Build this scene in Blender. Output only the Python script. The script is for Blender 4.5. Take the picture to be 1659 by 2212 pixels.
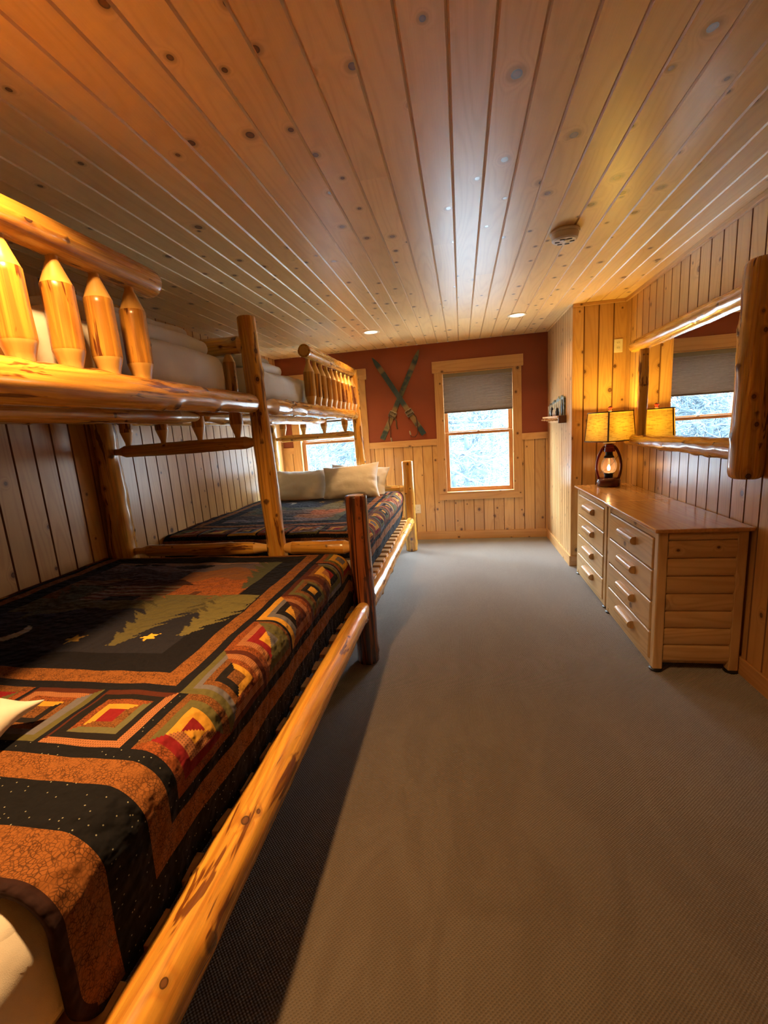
import bpy, math, random
from mathutils import Vector, Matrix, noise
for o in list(bpy.data.objects): bpy.data.objects.remove(o)
COL = bpy.context.scene.collection
SC = bpy.context.scene
PI = math.pi
# ------------------------------------------------------------------ camera, sky, lights, exposure
cam = bpy.data.cameras.new('camera'); camo = bpy.data.objects.new('camera', cam); COL.objects.link(camo)
RIGHT = Vector((0.98315155, 0.16982357, -0.06762385)); DOWN = Vector((-0.03441016, -0.19139014, -0.98091068)); FWD = Vector((-0.17952429, 0.96671080, -0.18232186))
M = Matrix((RIGHT, -DOWN, -FWD)).transposed().to_4x4(); M.translation = (0, 0, 1.45)
camo.matrix_world = M
cam.sensor_fit = 'HORIZONTAL'; cam.sensor_width = 36; cam.lens = 951 / 1659 * 36; cam.clip_start = .02; cam.clip_end = 300
SC.camera = camo
SC.view_settings.view_transform = 'Standard'; SC.view_settings.look = 'None'; SC.view_settings.gamma = 1; SC.view_settings.use_curve_mapping = False
SC.view_settings.exposure = 0.0
W = bpy.data.worlds.new('sky'); SC.world = W; W.use_nodes = True
bg = W.node_tree.nodes['Background']; bg.inputs[0].default_value = (.74, .90, 1, 1)
# overcast sky: faint at the wooded horizon, bright overhead
wt = W.node_tree; wc = wt.nodes.new('ShaderNodeTexCoord'); ws = wt.nodes.new('ShaderNodeSeparateXYZ'); wm = wt.nodes.new('ShaderNodeMapRange')
wm.interpolation_type = 'SMOOTHSTEP'; wm.inputs[1].default_value = .08; wm.inputs[2].default_value = .46; wm.inputs[3].default_value = 14.0; wm.inputs[4].default_value = 95.0
wt.links.new(wc.outputs['Generated'], ws.inputs[0]); wt.links.new(ws.outputs[2], wm.inputs[0]); wt.links.new(wm.outputs[0], bg.inputs[1])
WARM = (1.0, .54, .20)
def area(name, loc, size, power, color, spread=PI, portal=False, size_y=None, rot=(0, 0, 0)):
    l = bpy.data.lights.new(name, 'AREA'); l.energy = power; l.color = color; l.size = size
    if size_y: l.shape = 'RECTANGLE'; l.size_y = size_y
    else: l.shape = 'DISK'
    l.spread = spread
    if portal: l.cycles.is_portal = True
    o = bpy.data.objects.new(name, l); COL.objects.link(o); o.location = loc; o.rotation_euler = rot; return o
LAMPS = [(-.89, .86, 36), (-.873, 4.66, 11), (.557, 4.62, 8)]
for lx, ly, p in LAMPS: area('downlight_lamp', (lx, ly, 2.428), .11, p, WARM, spread=2.15)
YF = 5.64
WX = [(-.221, .631), (-2.115, -1.263)]      # window openings
WZ = (.60, 2.085)
for a, b in WX: area('window_portal', ((a + b) / 2, YF + .02, (WZ[0] + WZ[1]) / 2), b - a, 1, (1, 1, 1), portal=True, size_y=WZ[1] - WZ[0], rot=(-PI / 2, 0, 0))

# ------------------------------------------------------------------ mesh helpers
class MB:
    def __init__(s): s.v = []; s.f = []; s.uv = []; s.k = []; s.kv = {}
    def quad(s, pts, uvs, k=0):
        b = len(s.v); s.v += [tuple(p) for p in pts]; s.f.append(tuple(range(b, b + len(pts)))); s.uv.append(list(uvs)); s.k.append(k)
    def box(s, x0, x1, y0, y1, z0, z1, g='z', k=0, off=None):
        if x0 > x1: x0, x1 = x1, x0
        if y0 > y1: y0, y1 = y1, y0
        if z0 > z1: z0, z1 = z1, z0
        ou, ov = off if off else (0, 0)
        b = len(s.v)
        s.v += [(x, y, z) for x in (x0, x1) for y in (y0, y1) for z in (z0, z1)]
        gi = 'xyz'.index(g)
        for idx, n in (((0, 1, 3, 2), 0), ((4, 6, 7, 5), 0), ((0, 4, 5, 1), 1), ((2, 3, 7, 6), 1), ((0, 2, 6, 4), 2), ((1, 5, 7, 3), 2)):
            ax = [i for i in range(3) if i != n]
            if gi in ax: va = gi; ua = [i for i in ax if i != gi][0]
            else: ua, va = ax
            uvs = []
            for i in idx:
                p = s.v[b + i]; uvs.append((p[ua] + ou, (p[va] if gi in ax else p[va] * .2) + ov))
            s.f.append(tuple(b + i for i in idx)); s.uv.append(uvs); s.k.append(k)
    def build(s, name, mats, parent=None, smooth=False, bevel=0, seg=2, auto=None):
        me = bpy.data.meshes.new(name); me.from_pydata(s.v, [], s.f)
        uvl = me.uv_layers.new(name='UVMap'); i = 0
        dat = []
        for u in s.uv:
            for q in u: dat += [q[0], q[1]]
        uvl.data.foreach_set('uv', dat)
        for m in (mats if isinstance(mats, (list, tuple)) else [mats]): me.materials.append(m)
        me.polygons.foreach_set('material_index', s.k)
        if smooth: me.polygons.foreach_set('use_smooth', [True] * len(s.f))
        if s.kv:
            at = me.attributes.new('knot', 'FLOAT', 'POINT'); at.data.foreach_set('value', [s.kv.get(i, 0.) for i in range(len(s.v))])
        me.update()
        o = bpy.data.objects.new(name, me); COL.objects.link(o)
        if parent: o.parent = parent
        if bevel:
            m = o.modifiers.new('b', 'BEVEL'); m.width = bevel; m.segments = seg; m.limit_method = 'ANGLE'; m.angle_limit = .6
        return o
def tag(o, label=None, cat=None, group=None, kind=None):
    if label: o['label'] = label
    if cat: o['category'] = cat
    if group: o['group'] = group
    if kind: o['kind'] = kind
    return o
def thing(name, label, cat, loc=(0, 0, 0), group=None):
    o = bpy.data.objects.new(name, None); COL.objects.link(o); o.location = loc; o.empty_display_size = .05
    return tag(o, label, cat, group)
def part(o, parent):
    """keep world coordinates of a mesh built in world space when its parent Empty stands elsewhere"""
    o.parent = parent; o.matrix_parent_inverse = Matrix.Translation(parent.location).inverted(); return o
def P(mb, name, mats, parent, **k):
    return part(mb.build(name, mats, None, **k), parent)
def S(o): o['kind'] = 'structure'; return o
def lathe(mb, cx, cy, prof, n=32, k=0, close=True):
    """prof: list of (r, z)"""
    b = len(mb.v)
    for r, z in prof:
        for i in range(n):
            a = 2 * PI * i / n; mb.v.append((cx + r * math.cos(a), cy + r * math.sin(a), z))
    for j in range(len(prof) - 1):
        for i in range(n):
            i2 = (i + 1) % n
            mb.f.append((b + j * n + i, b + j * n + i2, b + (j + 1) * n + i2, b + (j + 1) * n + i))
            mb.uv.append([(i / n * .3, prof[j][1]), ((i + 1) / n * .3, prof[j][1]), ((i + 1) / n * .3, prof[j + 1][1]), (i / n * .3, prof[j + 1][1])]); mb.k.append(k)
    if close:
        for j, rev in ((0, True), (len(prof) - 1, False)):
            if prof[j][0] > 1e-4:
                ids = [b + j * n + i for i in range(n)]
                if rev: ids = ids[::-1]
                mb.f.append(tuple(ids)); mb.uv.append([(mb.v[i][0], mb.v[i][1]) for i in ids]); mb.k.append(k)
def tube(mb, pts, r, n=10, k=0):
    pts = [Vector(p) for p in pts]; b = len(mb.v); rs = r if isinstance(r, (list, tuple)) else [r] * len(pts)
    up = Vector((0, 0, 1))
    prev = None
    for j, p in enumerate(pts):
        d = (pts[min(j + 1, len(pts) - 1)] - pts[max(j - 1, 0)]).normalized()
        a = d.cross(prev if prev else (up if abs(d.z) < .9 else Vector((1, 0, 0)))).normalized() if prev is None else None
        if prev is None: e1 = a
        else: e1 = (prev - d * prev.dot(d)).normalized()
        prev = e1; e2 = d.cross(e1)
        for i in range(n):
            t = 2 * PI * i / n; mb.v.append(tuple(p + (e1 * math.cos(t) + e2 * math.sin(t)) * rs[j]))
    L = 0
    for j in range(len(pts) - 1):
        l2 = L + (pts[j + 1] - pts[j]).length
        for i in range(n):
            i2 = (i + 1) % n
            mb.f.append((b + j * n + i, b + j * n + i2, b + (j + 1) * n + i2, b + (j + 1) * n + i))
            mb.uv.append([(i / n * .2, L), ((i + 1) / n * .2, L), ((i + 1) / n * .2, l2), (i / n * .2, l2)]); mb.k.append(k)
        L = l2
    for j in (0, len(pts) - 1):
        ids = [b + j * n + i for i in range(n)]
        mb.f.append(tuple(ids[::-1] if j == 0 else ids)); mb.uv.append([(0, 0)] * n); mb.k.append(k)
def log(mb, p0, p1, r0, r1=None, seed=0, n=24, prof=None, lump=.05, knots=6, step=.025, kh=.10, dome=(.35, .35), bow=0.):
    """a peeled log from p0 to p1. prof: list of (fraction, radius factor) for tenons and cones."""
    rnd = random.Random(seed * 7 + 3)
    p0 = Vector(p0); p1 = Vector(p1); r1 = r0 if r1 is None else r1
    d = (p1 - p0); L = d.length; d.normalize()
    ref = Vector((0, 0, 1)) if abs(d.z) < .8 else Vector((0, 1, 0))
    e1 = d.cross(ref).normalized(); e2 = d.cross(e1)
    fr = [i / max(2, int(L / step)) for i in range(max(2, int(L / step)) + 1)]
    if prof:
        fr = sorted(set([round(x, 5) for x in fr] + [round(a, 5) for a, _ in prof]))
    rr = lambda t: r0 + (r1 - r0) * t
    rows = []
    if not prof or prof[0][1] > .7:
        e = dome[0] * r0
        rows += [(0, .72), (e * .15 / L, .88), (e * .5 / L, .97), (e / L, 1.0)]
        fr = [t for t in fr if t * L > e * 1.2]
    rows2 = []
    if not prof or prof[-1][1] > .7:
        e = dome[1] * r1
        rows2 = [(1 - e / L, 1.0), (1 - e * .5 / L, .97), (1 - e * .15 / L, .88), (1, .72)]
        fr = [t for t in fr if (1 - t) * L > e * 1.2]
    def pf(t):
        if not prof: return 1
        for (a, fa), (b2, fb) in zip(prof, prof[1:]):
            if a <= t <= b2: return fa + (fb - fa) * (t - a) / max(1e-9, b2 - a)
        return prof[-1][1]
    allr = rows + [(t, 1.0) for t in fr] + rows2
    kn = [(rnd.uniform(.06, .94) * L, rnd.uniform(0, 2 * PI), rnd.uniform(.5, 1.0) * kh * r0 * 1.6, rnd.uniform(.25, .42) * r0) for _ in range(knots)]
    b = len(mb.v); so = Vector((seed * 3.17, seed * 1.3, 0))
    for t, ff in allr:
        s = t * L; f = pf(t); R = rr(t)
        cx = bow * math.sin(PI * t) + lump * .35 * R * noise.noise(so + Vector((s * 2.2, 0, 0)))
        cy = lump * .35 * R * noise.noise(so + Vector((s * 2.2, 9, 0)))
        for i in range(n):
            a = 2 * PI * i / n; ca, sa = math.cos(a), math.sin(a)
            q = 1 + lump * noise.noise(so + Vector((ca * .9, sa * .9, s * 4))) + lump * .4 * noise.noise(so + Vector((ca * 2.5, sa * 2.5, s * 12)))
            kk = 0; bump = 0
            if f > .9:
                for ks, ka, kamp, ksz in kn:
                    ds = s - ks
                    if abs(ds) < ksz * 3:
                        da = (a - ka + PI) % (2 * PI) - PI; e = (ds * ds + (da * R) ** 2) / (ksz * ksz)
                        if e < 8:
                            g = math.exp(-e); bump += kamp * g; kk = max(kk, g)
            rad = R * f * ff * q + bump
            mb.v.append(tuple(p0 + d * s + e1 * (ca * rad + cx) + e2 * (sa * rad + cy)))
            if kk > .02: mb.kv[len(mb.v) - 1] = kk
            else: mb.kv[len(mb.v) - 1] = 0
    uo = seed * .37
    for j in range(len(allr) - 1):
        s0 = allr[j][0] * L; s1 = allr[j + 1][0] * L
        pale = 1 if (prof and (pf(allr[j][0]) < .93 or pf(allr[j + 1][0]) < .93)) else 0
        for i in range(n):
            i2 = (i + 1) % n
            mb.f.append((b + j * n + i, b + j * n + i2, b + (j + 1) * n + i2, b + (j + 1) * n + i))
            u0 = i / n * 2 * PI * r0 + uo; u1 = (i + 1) / n * 2 * PI * r0 + uo
            mb.uv.append([(u0, s0), (u1, s0), (u1, s1), (u0, s1)]); mb.k.append(pale)
    for j, fl in ((0, True), (len(allr) - 1, False)):
        ids = [b + j * n + i for i in range(n)]
        if fl: ids = ids[::-1]
        mb.f.append(tuple(ids))
        mb.uv.append([(math.cos(2 * PI * (i - b) / n) * r0 * 3, math.sin(2 * PI * (i - b) / n) * .01) for i in ids]); mb.k.append(1)

# ------------------------------------------------------------------ materials
class NT:
    def __init__(s, name):
        s.m = bpy.data.materials.new(name); s.m.use_nodes = True; s.t = s.m.node_tree; s.t.nodes.clear()
        s.out = s.t.nodes.new('ShaderNodeOutputMaterial')
    def n(s, typ, **kw):
        nd = s.t.nodes.new(typ)
        for k, v in kw.items():
            if k.startswith('_'): setattr(nd, k[1:], v)
        for k, v in kw.items():
            if k.startswith('_'): continue
            key = k.replace('__', ' ')
            inp = nd.inputs[int(key[1:])] if key[0] == 'i' and key[1:].isdigit() else nd.inputs[key]
            s.set(inp, v)
        return nd
    def set(s, inp, v):
        if isinstance(v, bpy.types.NodeSocket): s.t.links.new(v, inp)
        else:
            if hasattr(inp.default_value, '__len__') and not hasattr(v, '__len__'): v = [v] * len(inp.default_value)
            if hasattr(v, '__len__') and len(v) == 3 and len(inp.default_value) == 4: v = tuple(v) + (1,)
            inp.default_value = v
    def math(s, op, a, b=0, c=None, clamp=False):
        nd = s.n('ShaderNodeMath', _operation=op, i0=a, i1=b)
        if c is not None: s.set(nd.inputs[2], c)
        nd.use_clamp = clamp; return nd.outputs[0]
    def mix(s, f, a, b, mode='MIX'):
        nd = s.t.nodes.new('ShaderNodeMix'); nd.data_type = 'RGBA'; nd.blend_type = mode
        s.set(nd.inputs[0], f); s.set(nd.inputs[6], a); s.set(nd.inputs[7], b); return nd.outputs[2]
    def comb(s, x, y, z=0): return s.n('ShaderNodeCombineXYZ', i0=x, i1=y, i2=z).outputs[0]
    def noise(s, vec, scale, detail=2, rough=.5, dims='3D', dist=0):
        return s.n('ShaderNodeTexNoise', _noise_dimensions=dims, Vector=vec, Scale=scale, Detail=detail, Roughness=rough, Distortion=dist).outputs[0]
    def smooth(s, v, a, b, x=0., y=1.):
        nd = s.n('ShaderNodeMapRange', _interpolation_type='SMOOTHSTEP', i0=v, i1=a, i2=b, i3=x, i4=y); return nd.outputs[0]
    def bsdf(s, **kw):
        nd = s.n('ShaderNodeBsdfPrincipled', **kw); s.t.links.new(nd.outputs[0], s.out.inputs[0]); return nd
    def bump(s, h, strength=.3, dist=.01): return s.n('ShaderNodeBump', Strength=strength, Distance=dist, Height=h).outputs[0]
def simple(name, col, rough=.5, metal=0, **kw):
    t = NT(name); b = t.bsdf(Base__Color=col, Roughness=rough, Metallic=metal)
    for k, v in kw.items(): t.set(b.inputs[k.replace('__', ' ')], v)
    return t.m
def pine(name, light=(.52, .29, .115), dark=(.33, .15, .05), plank=None, rough=.3, knots=.45, kscale=6.5, jl=None, tone=.22, krad=(.045, .1), spec=.5, coat=0., seed=0., blotch=.0, wavy=.012, fig=.4, streak=0, kr=.22, bth=.60):
    t = NT(name)
    uv = t.n('ShaderNodeUVMap').outputs[0]; sp = t.n('ShaderNodeSeparateXYZ', i0=uv)
    u, v = sp.outputs[0], sp.outputs[1]
    if plank:
        pid = t.math('FLOOR', t.math('DIVIDE', u, plank))
        w = t.n('ShaderNodeTexWhiteNoise', _noise_dimensions='1D', W=t.math('ADD', pid, seed)); rv = w.outputs[0]
        if jl:
            seg = t.math('FLOOR', t.math('DIVIDE', t.math('ADD', v, t.math('MULTIPLY', rv, 20)), jl))
            w = t.n('ShaderNodeTexWhiteNoise', _noise_dimensions='2D', Vector=t.comb(t.math('ADD', pid, seed), seg)); rv = w.outputs[0]
        u2 = t.math('ADD', u, t.math('MULTIPLY', rv, 7.3)); v2 = t.math('ADD', v, t.math('MULTIPLY', rv, 13.7))
    else:
        rv = t.n('ShaderNodeObjectInfo').outputs['Random']
        u2 = t.math('ADD', u, t.math('MULTIPLY', rv, 17.3)); v2 = t.math('ADD', v, t.math('MULTIPLY', rv, 31.7))
    # wobble so that nothing is ruled
    wob = t.math('MULTIPLY', t.math('SUBTRACT', t.noise(t.comb(u2, v2), 2.2, 2), .5), wavy)
    u3 = t.math('ADD', u2, wob)
    vo = t.n('ShaderNodeTexVoronoi', _voronoi_dimensions='2D', Vector=t.comb(u2, t.math('MULTIPLY', v2, .85)), Scale=kscale)
    d = vo.outputs['Distance']; c = t.n('ShaderNodeSeparateColor', i0=vo.outputs['Color'])
    pres = t.math('LESS_THAN', c.outputs[0], knots)
    r = t.math('MULTIPLY_ADD', t.math('POWER', c.outputs[1], 2.0), krad[1] - krad[0], krad[0])
    q = t.math('DIVIDE', d, r)     # 1 at the knot's rim
    infl = t.math('MULTIPLY', t.math('EXPONENT', t.math('MULTIPLY', t.math('MULTIPLY', q, q), -.16)), pres)
    n1 = t.noise(t.comb(t.math('MULTIPLY', u3, 6), t.math('MULTIPLY', v2, .55)), 1.0, 1.5, .4)
    n1 = t.math('ADD', n1, t.math('MULTIPLY', infl, kr))
    ring = t.math('MULTIPLY_ADD', t.math('SINE', t.math('MULTIPLY', n1, 95)), .5, .5)
    ring = t.math('POWER', ring, 2.2)
    fib = t.noise(t.comb(t.math('MULTIPLY', u3, 260), t.math('MULTIPLY', v2, 5)), 1.0, 3, .6)
    g = t.math('ADD', t.math('MULTIPLY', ring, fig), t.math('MULTIPLY', t.math('SUBTRACT', fib, .35), .55), clamp=True)
    col = t.mix(g, light, dark)
    big = t.noise(t.comb(t.math('MULTIPLY', u2, 2.5), t.math('MULTIPLY', v2, .9)), 1.0, 2)
    val = t.math('ADD', t.math('MULTIPLY_ADD', rv, tone, 1 - tone / 2), t.math('MULTIPLY', t.math('SUBTRACT', big, .5), .35))
    col = t.mix(1.0, col, t.n('ShaderNodeCombineColor', i0=val, i1=t.math('POWER', val, 1.25), i2=t.math('POWER', val, 1.6)).outputs[0], 'MULTIPLY')
    if streak:
        st = t.noise(t.comb(t.math('MULTIPLY', u2, 42), t.math('MULTIPLY', v2, 1.1)), 1.0, 3, .6, dist=.4)
        col = t.mix(t.math('MULTIPLY', t.smooth(st, .44, .54), streak), col, (.022, .008, .004))
    if blotch:
        bl = t.noise(t.comb(t.math('MULTIPLY', u2, 14), t.math('MULTIPLY', v2, 2.2)), 1.0, 4, .62, dist=.6)
        col = t.mix(t.math('MULTIPLY', t.smooth(bl, bth, bth + .035), blotch), col, (.10, .02, .006))
    halo = t.math('MULTIPLY', t.smooth(q, 2.6, 1.0, 0, .45), pres)
    col = t.mix(halo, col, (.16, .06, .02))
    body = t.math('MULTIPLY', t.smooth(q, 1.12, .95), pres)
    kin = t.mix(t.smooth(q, .55, .9), (.13, .05, .018), (.035, .014, .006))
    col = t.mix(t.math('MULTIPLY', body, .9), col, kin)
    ka = t.n('ShaderNodeAttribute', _attribute_name='knot').outputs['Fac']
    col = t.mix(t.smooth(ka, .45, .75, 0, .85), col, (.06, .022, .01))
    h = t.math('ADD', t.math('MULTIPLY', fib, .3), t.math('MULTIPLY', big, 1.2))
    b = t.bsdf(Base__Color=col, Roughness=t.math('MULTIPLY_ADD', fib, .12, rough - .06), Normal=t.bump(h, .12, .004))
    t.set(b.inputs['Specular IOR Level'], spec)
    if coat: t.set(b.inputs['Coat Weight'], coat); t.set(b.inputs['Coat Roughness'], .12)
    return t.m
MP = dict(
    ceil=pine('ceiling_pine', (.82, .57, .26), (.65, .40, .16), plank=.1245, rough=.34, knots=.68, kscale=5.0, jl=3.4, krad=(.035, .085), seed=3, tone=.16, fig=.28, spec=.5),
    wall=pine('wall_pine', (.60, .35, .125), (.44, .22, .065), plank=.124, rough=.3, knots=.5, kscale=5.5, jl=None, krad=(.03, .085), seed=11, tone=.22, spec=.62),
    narrow=pine('narrow_wall_pine', (.55, .34, .15), (.38, .20, .075), plank=.083, rough=.3, knots=.35, kscale=6, krad=(.03, .07), seed=21, tone=.26, spec=.3),
    trim=pine('trim_pine', (.58, .33, .13), (.43, .21, .07), rough=.35, knots=.4, kscale=5, krad=(.03, .07), tone=.12),
    dress=pine('dresser_pine', (.64, .43, .20), (.46, .27, .11), rough=.3, knots=.3, kscale=5, krad=(.03, .08), tone=.12, fig=.5),
    dtop=pine('dresser_top_pine', (.56, .31, .11), (.40, .19, .06), rough=.22, knots=.25, kscale=4, krad=(.03, .06), tone=.06, coat=.4),
    log=pine('peeled_log', (.72, .375, .058), (.48, .18, .024), rough=.27, knots=.35, kscale=8, krad=(.05, .1), blotch=.85, tone=.16, coat=.35, fig=.55, streak=.28, kr=.07),
    cut=pine('cut_log_wood', (.72, .42, .11), (.54, .27, .07), rough=.35, knots=0, tone=.1),
    spind=pine('spindle_wood', (.66, .305, .045), (.42, .145, .018), rough=.28, knots=.2, kscale=9, krad=(.05, .08), tone=.16, coat=.35, fig=.4, streak=.35, kr=.07, blotch=.9, bth=.555),
    darklog=pine('bark_streaked_log', (.30, .085, .02), (.13, .03, .008), rough=.25, knots=.3, kscale=8, blotch=1., tone=.1, coat=.4, streak=.9),
)
LOG = [MP['log'], MP['cut']]
DLOG = [MP['darklog'], MP['cut']]; SLOG = [MP['spind'], MP['cut']]
m_groove = simple('groove_shadow_wood', (.20, .085, .028), .6)
m_cgroove = simple('ceiling_groove_highlight', (.60, .37, .15), .4)  # paler than the wall grooves: the grooves' highlight is put into the colour
m_red = None
t = NT('red_wall_paint'); tc = t.n('ShaderNodeTexCoord').outputs['Object']
t.bsdf(Base__Color=t.mix(t.noise(tc, 3, 3), (.215, .040, .010), (.245, .048, .012)), Roughness=.55, Normal=t.bump(t.noise(tc, 350, 2), .15, .002)); m_red = t.m
t = NT('carpet'); tc = t.n('ShaderNodeTexCoord').outputs['Object']; sp = t.n('ShaderNodeSeparateXYZ', i0=tc)
wx = t.math('SINE', t.math('MULTIPLY', sp.outputs[0], 2 * PI / .0115)); wy = t.math('SINE', t.math('MULTIPLY', sp.outputs[1], 2 * PI / .0105))
loop = t.math('MULTIPLY', wx, wy); nf = t.noise(tc, 260, 2)
dots = t.smooth(t.math('ADD', loop, t.math('MULTIPLY', nf, .8)), .75, 1.25)
cb = t.mix(t.noise(tc, 1.6, 3), (.115, .092, .070), (.150, .122, .096))
vm = t.noise(t.comb(t.math('MULTIPLY', sp.outputs[0], 5.5), t.math('MULTIPLY', sp.outputs[1], 2.2)), 1.0, 3, .55, dist=1.2)
cb = t.mix(t.smooth(vm, .42, .60, 0, .32), cb, (.20, .17, .14))
cb = t.mix(t.math('MULTIPLY', t.noise(tc, 90, 3), .5), cb, (.12, .09, .065))
cb = t.mix(t.math('MULTIPLY', dots, .55), cb, (.06, .042, .028))
b = t.bsdf(Base__Color=cb, Roughness=.95, Normal=t.bump(t.math('ADD', loop, nf), .5, .004)); t.set(b.inputs['Specular IOR Level'], .15); t.set(b.inputs['Sheen Weight'], 1.); t.set(b.inputs['Sheen Roughness'], .35)
m_carpet = t.m
t = NT('white_cotton'); tc = t.n('ShaderNodeTexCoord').outputs['Object']
b = t.bsdf(Base__Color=(.62, .59, .53), Roughness=.85, Normal=t.bump(t.math('ADD', t.noise(tc, 9, 3), t.math('MULTIPLY', t.noise(tc, 700, 1), .05)), .35, .02)); t.set(b.inputs['Sheen Weight'], .2)
m_white = t.m
t = NT('grey_blanket'); tc = t.n('ShaderNodeTexCoord').outputs['Object']
b = t.bsdf(Base__Color=(.56, .53, .48), Roughness=.95, Normal=t.bump(t.noise(tc, 300, 2), .5, .004)); t.set(b.inputs['Sheen Weight'], .4)
m_blanket = t.m
m_plast = simple('white_plastic', (.75, .73, .68), .4)
m_plate = simple('ivory_plate', (.78, .72, .58), .35)
m_black = simple('black_plastic', (.012, .011, .01), .4)
m_dslot = simple('dark_slot', (.02, .018, .015), .6)
m_mirror = simple('mirror_silver', (.92, .93, .93), .01, 1.0)
m_glassg = None
t = NT('window_glass'); tr = t.n('ShaderNodeBsdfTransparent', Color=(.97, .985, 1, 1)); gl = t.n('ShaderNodeBsdfGlossy', Roughness=.02)
fz = t.n('ShaderNodeFresnel', IOR=1.45); mx = t.n('ShaderNodeMixShader', i0=fz.outputs[0], i1=tr.outputs[0], i2=gl.outputs[0]); t.t.links.new(mx.outputs[0], t.out.inputs[0]); m_glass = t.m
m_bag = simple('steel_trim', (.55, .53, .5), .3, 1.0)
# quilt: face colours in the attribute 'col', its alpha names the print
t = NT('patchwork_quilt'); at = t.n('ShaderNodeAttribute', _attribute_name='col'); tc = t.n('ShaderNodeUVMap').outputs[0]
al = at.outputs['Alpha']
isc = t.math('COMPARE', al, .25, .05); iss = t.math('COMPARE', al, .5, .05); ish = t.math('COMPARE', al, .75, .05)
vc = t.n('ShaderNodeTexVoronoi', _feature='DISTANCE_TO_EDGE', Vector=tc, Scale=130); crk = t.smooth(vc.outputs[0], .0, .16, 1, 0)
crk = t.math('MULTIPLY', crk, t.smooth(t.noise(tc, 30, 2), .3, .6, .35, 1))
vs = t.n('ShaderNodeTexVoronoi', _voronoi_dimensions='2D', Vector=tc, Scale=46); cc = t.n('ShaderNodeSeparateColor', i0=vs.outputs['Color'])
star = t.math('MULTIPLY', t.smooth(vs.outputs['Distance'], .085, .05), t.math('LESS_THAN', cc.outputs[0], .5))
s2 = t.n('ShaderNodeSeparateXYZ', i0=tc)
chk = t.math('MULTIPLY', t.smooth(t.math('SINE', t.math('MULTIPLY', s2.outputs[0], 900)), -.1, .3), t.smooth(t.math('SINE', t.math('MULTIPLY', s2.outputs[1], 900)), -.1, .3))
col = t.mix(t.math('MULTIPLY', t.math('MULTIPLY', crk, isc), .8), at.outputs['Color'], (.03, .012, .006))
col = t.mix(t.math('MULTIPLY', star, iss), col, (.30, .30, .22))
col = t.mix(t.math('MULTIPLY', t.math('MULTIPLY', chk, ish), .6), col, (.035, .014, .008))
col = t.mix(t.math('MULTIPLY', t.noise(tc, 120, 3), .5), col, t.mix(1., col, (.45, .45, .45), 'MULTIPLY'))
vq = t.n('ShaderNodeTexVoronoi', _feature='SMOOTH_F1', Vector=tc, Scale=38); qh = t.math('ADD', t.math('MULTIPLY', vq.outputs[0], -.8), t.math('MULTIPLY', t.noise(tc, 14, 3), 1.6))
b = t.bsdf(Base__Color=col, Roughness=.92, Normal=t.bump(qh, .9, .013)); t.set(b.inputs['Specular IOR Level'], .15)
m_quilt = t.m
t = NT('honeycomb_shade_fabric'); tc = t.n('ShaderNodeTexCoord').outputs['Object']
df = t.n('ShaderNodeBsdfDiffuse', Color=t.mix(t.noise(tc, 25, 3), (.27, .22, .19), (.34, .29, .25))); tl = t.n('ShaderNodeBsdfTranslucent', Color=(.32, .26, .22, 1))
mx = t.n('ShaderNodeMixShader', i0=.22, i1=df.outputs[0], i2=tl.outputs[0]); t.t.links.new(mx.outputs[0], t.out.inputs[0]); m_cell = t.m
t = NT('burlap_shade'); tc = t.n('ShaderNodeUVMap').outputs[0]; s2 = t.n('ShaderNodeSeparateXYZ', i0=tc)
fa = t.noise(t.comb(t.math('MULTIPLY', s2.outputs[0], 14), t.math('MULTIPLY', s2.outputs[1], 170)), 1, 3, .6); fb = t.noise(t.comb(t.math('MULTIPLY', s2.outputs[0], 190), t.math('MULTIPLY', s2.outputs[1], 14)), 1, 3, .6)
th = t.math('ADD', t.smooth(fa, .52, .66), t.math('MULTIPLY', t.smooth(fb, .56, .7), .5), clamp=True)
cc2 = t.mix(th, (.66, .44, .085), (.20, .10, .012))
df = t.n('ShaderNodeBsdfDiffuse', Color=t.mix(th, (.50, .42, .28), (.3, .22, .12))); tl = t.n('ShaderNodeBsdfTranslucent', Color=cc2)
mx = t.n('ShaderNodeMixShader', i0=.6, i1=df.outputs[0], i2=tl.outputs[0]); t.t.links.new(mx.outputs[0], t.out.inputs[0]); m_burlap = t.m
m_sash = pine('sash_wood', (.42, .19, .065), (.28, .11, .035), rough=.4, knots=0, tone=.1)
def emit(name, col, st):
    t = NT(name); e = t.n('ShaderNodeEmission', Color=col, Strength=st); t.t.links.new(e.outputs[0], t.out.inputs[0]); return t.m
m_bulb = emit('lamp_bulb_glow', (1, .60, .10), 55)
m_flame = emit('flame_bulb_glow', (1, .62, .28), 45)
m_lens = emit('downlight_lens_glow', (1, .78, .48), 6)

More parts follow.
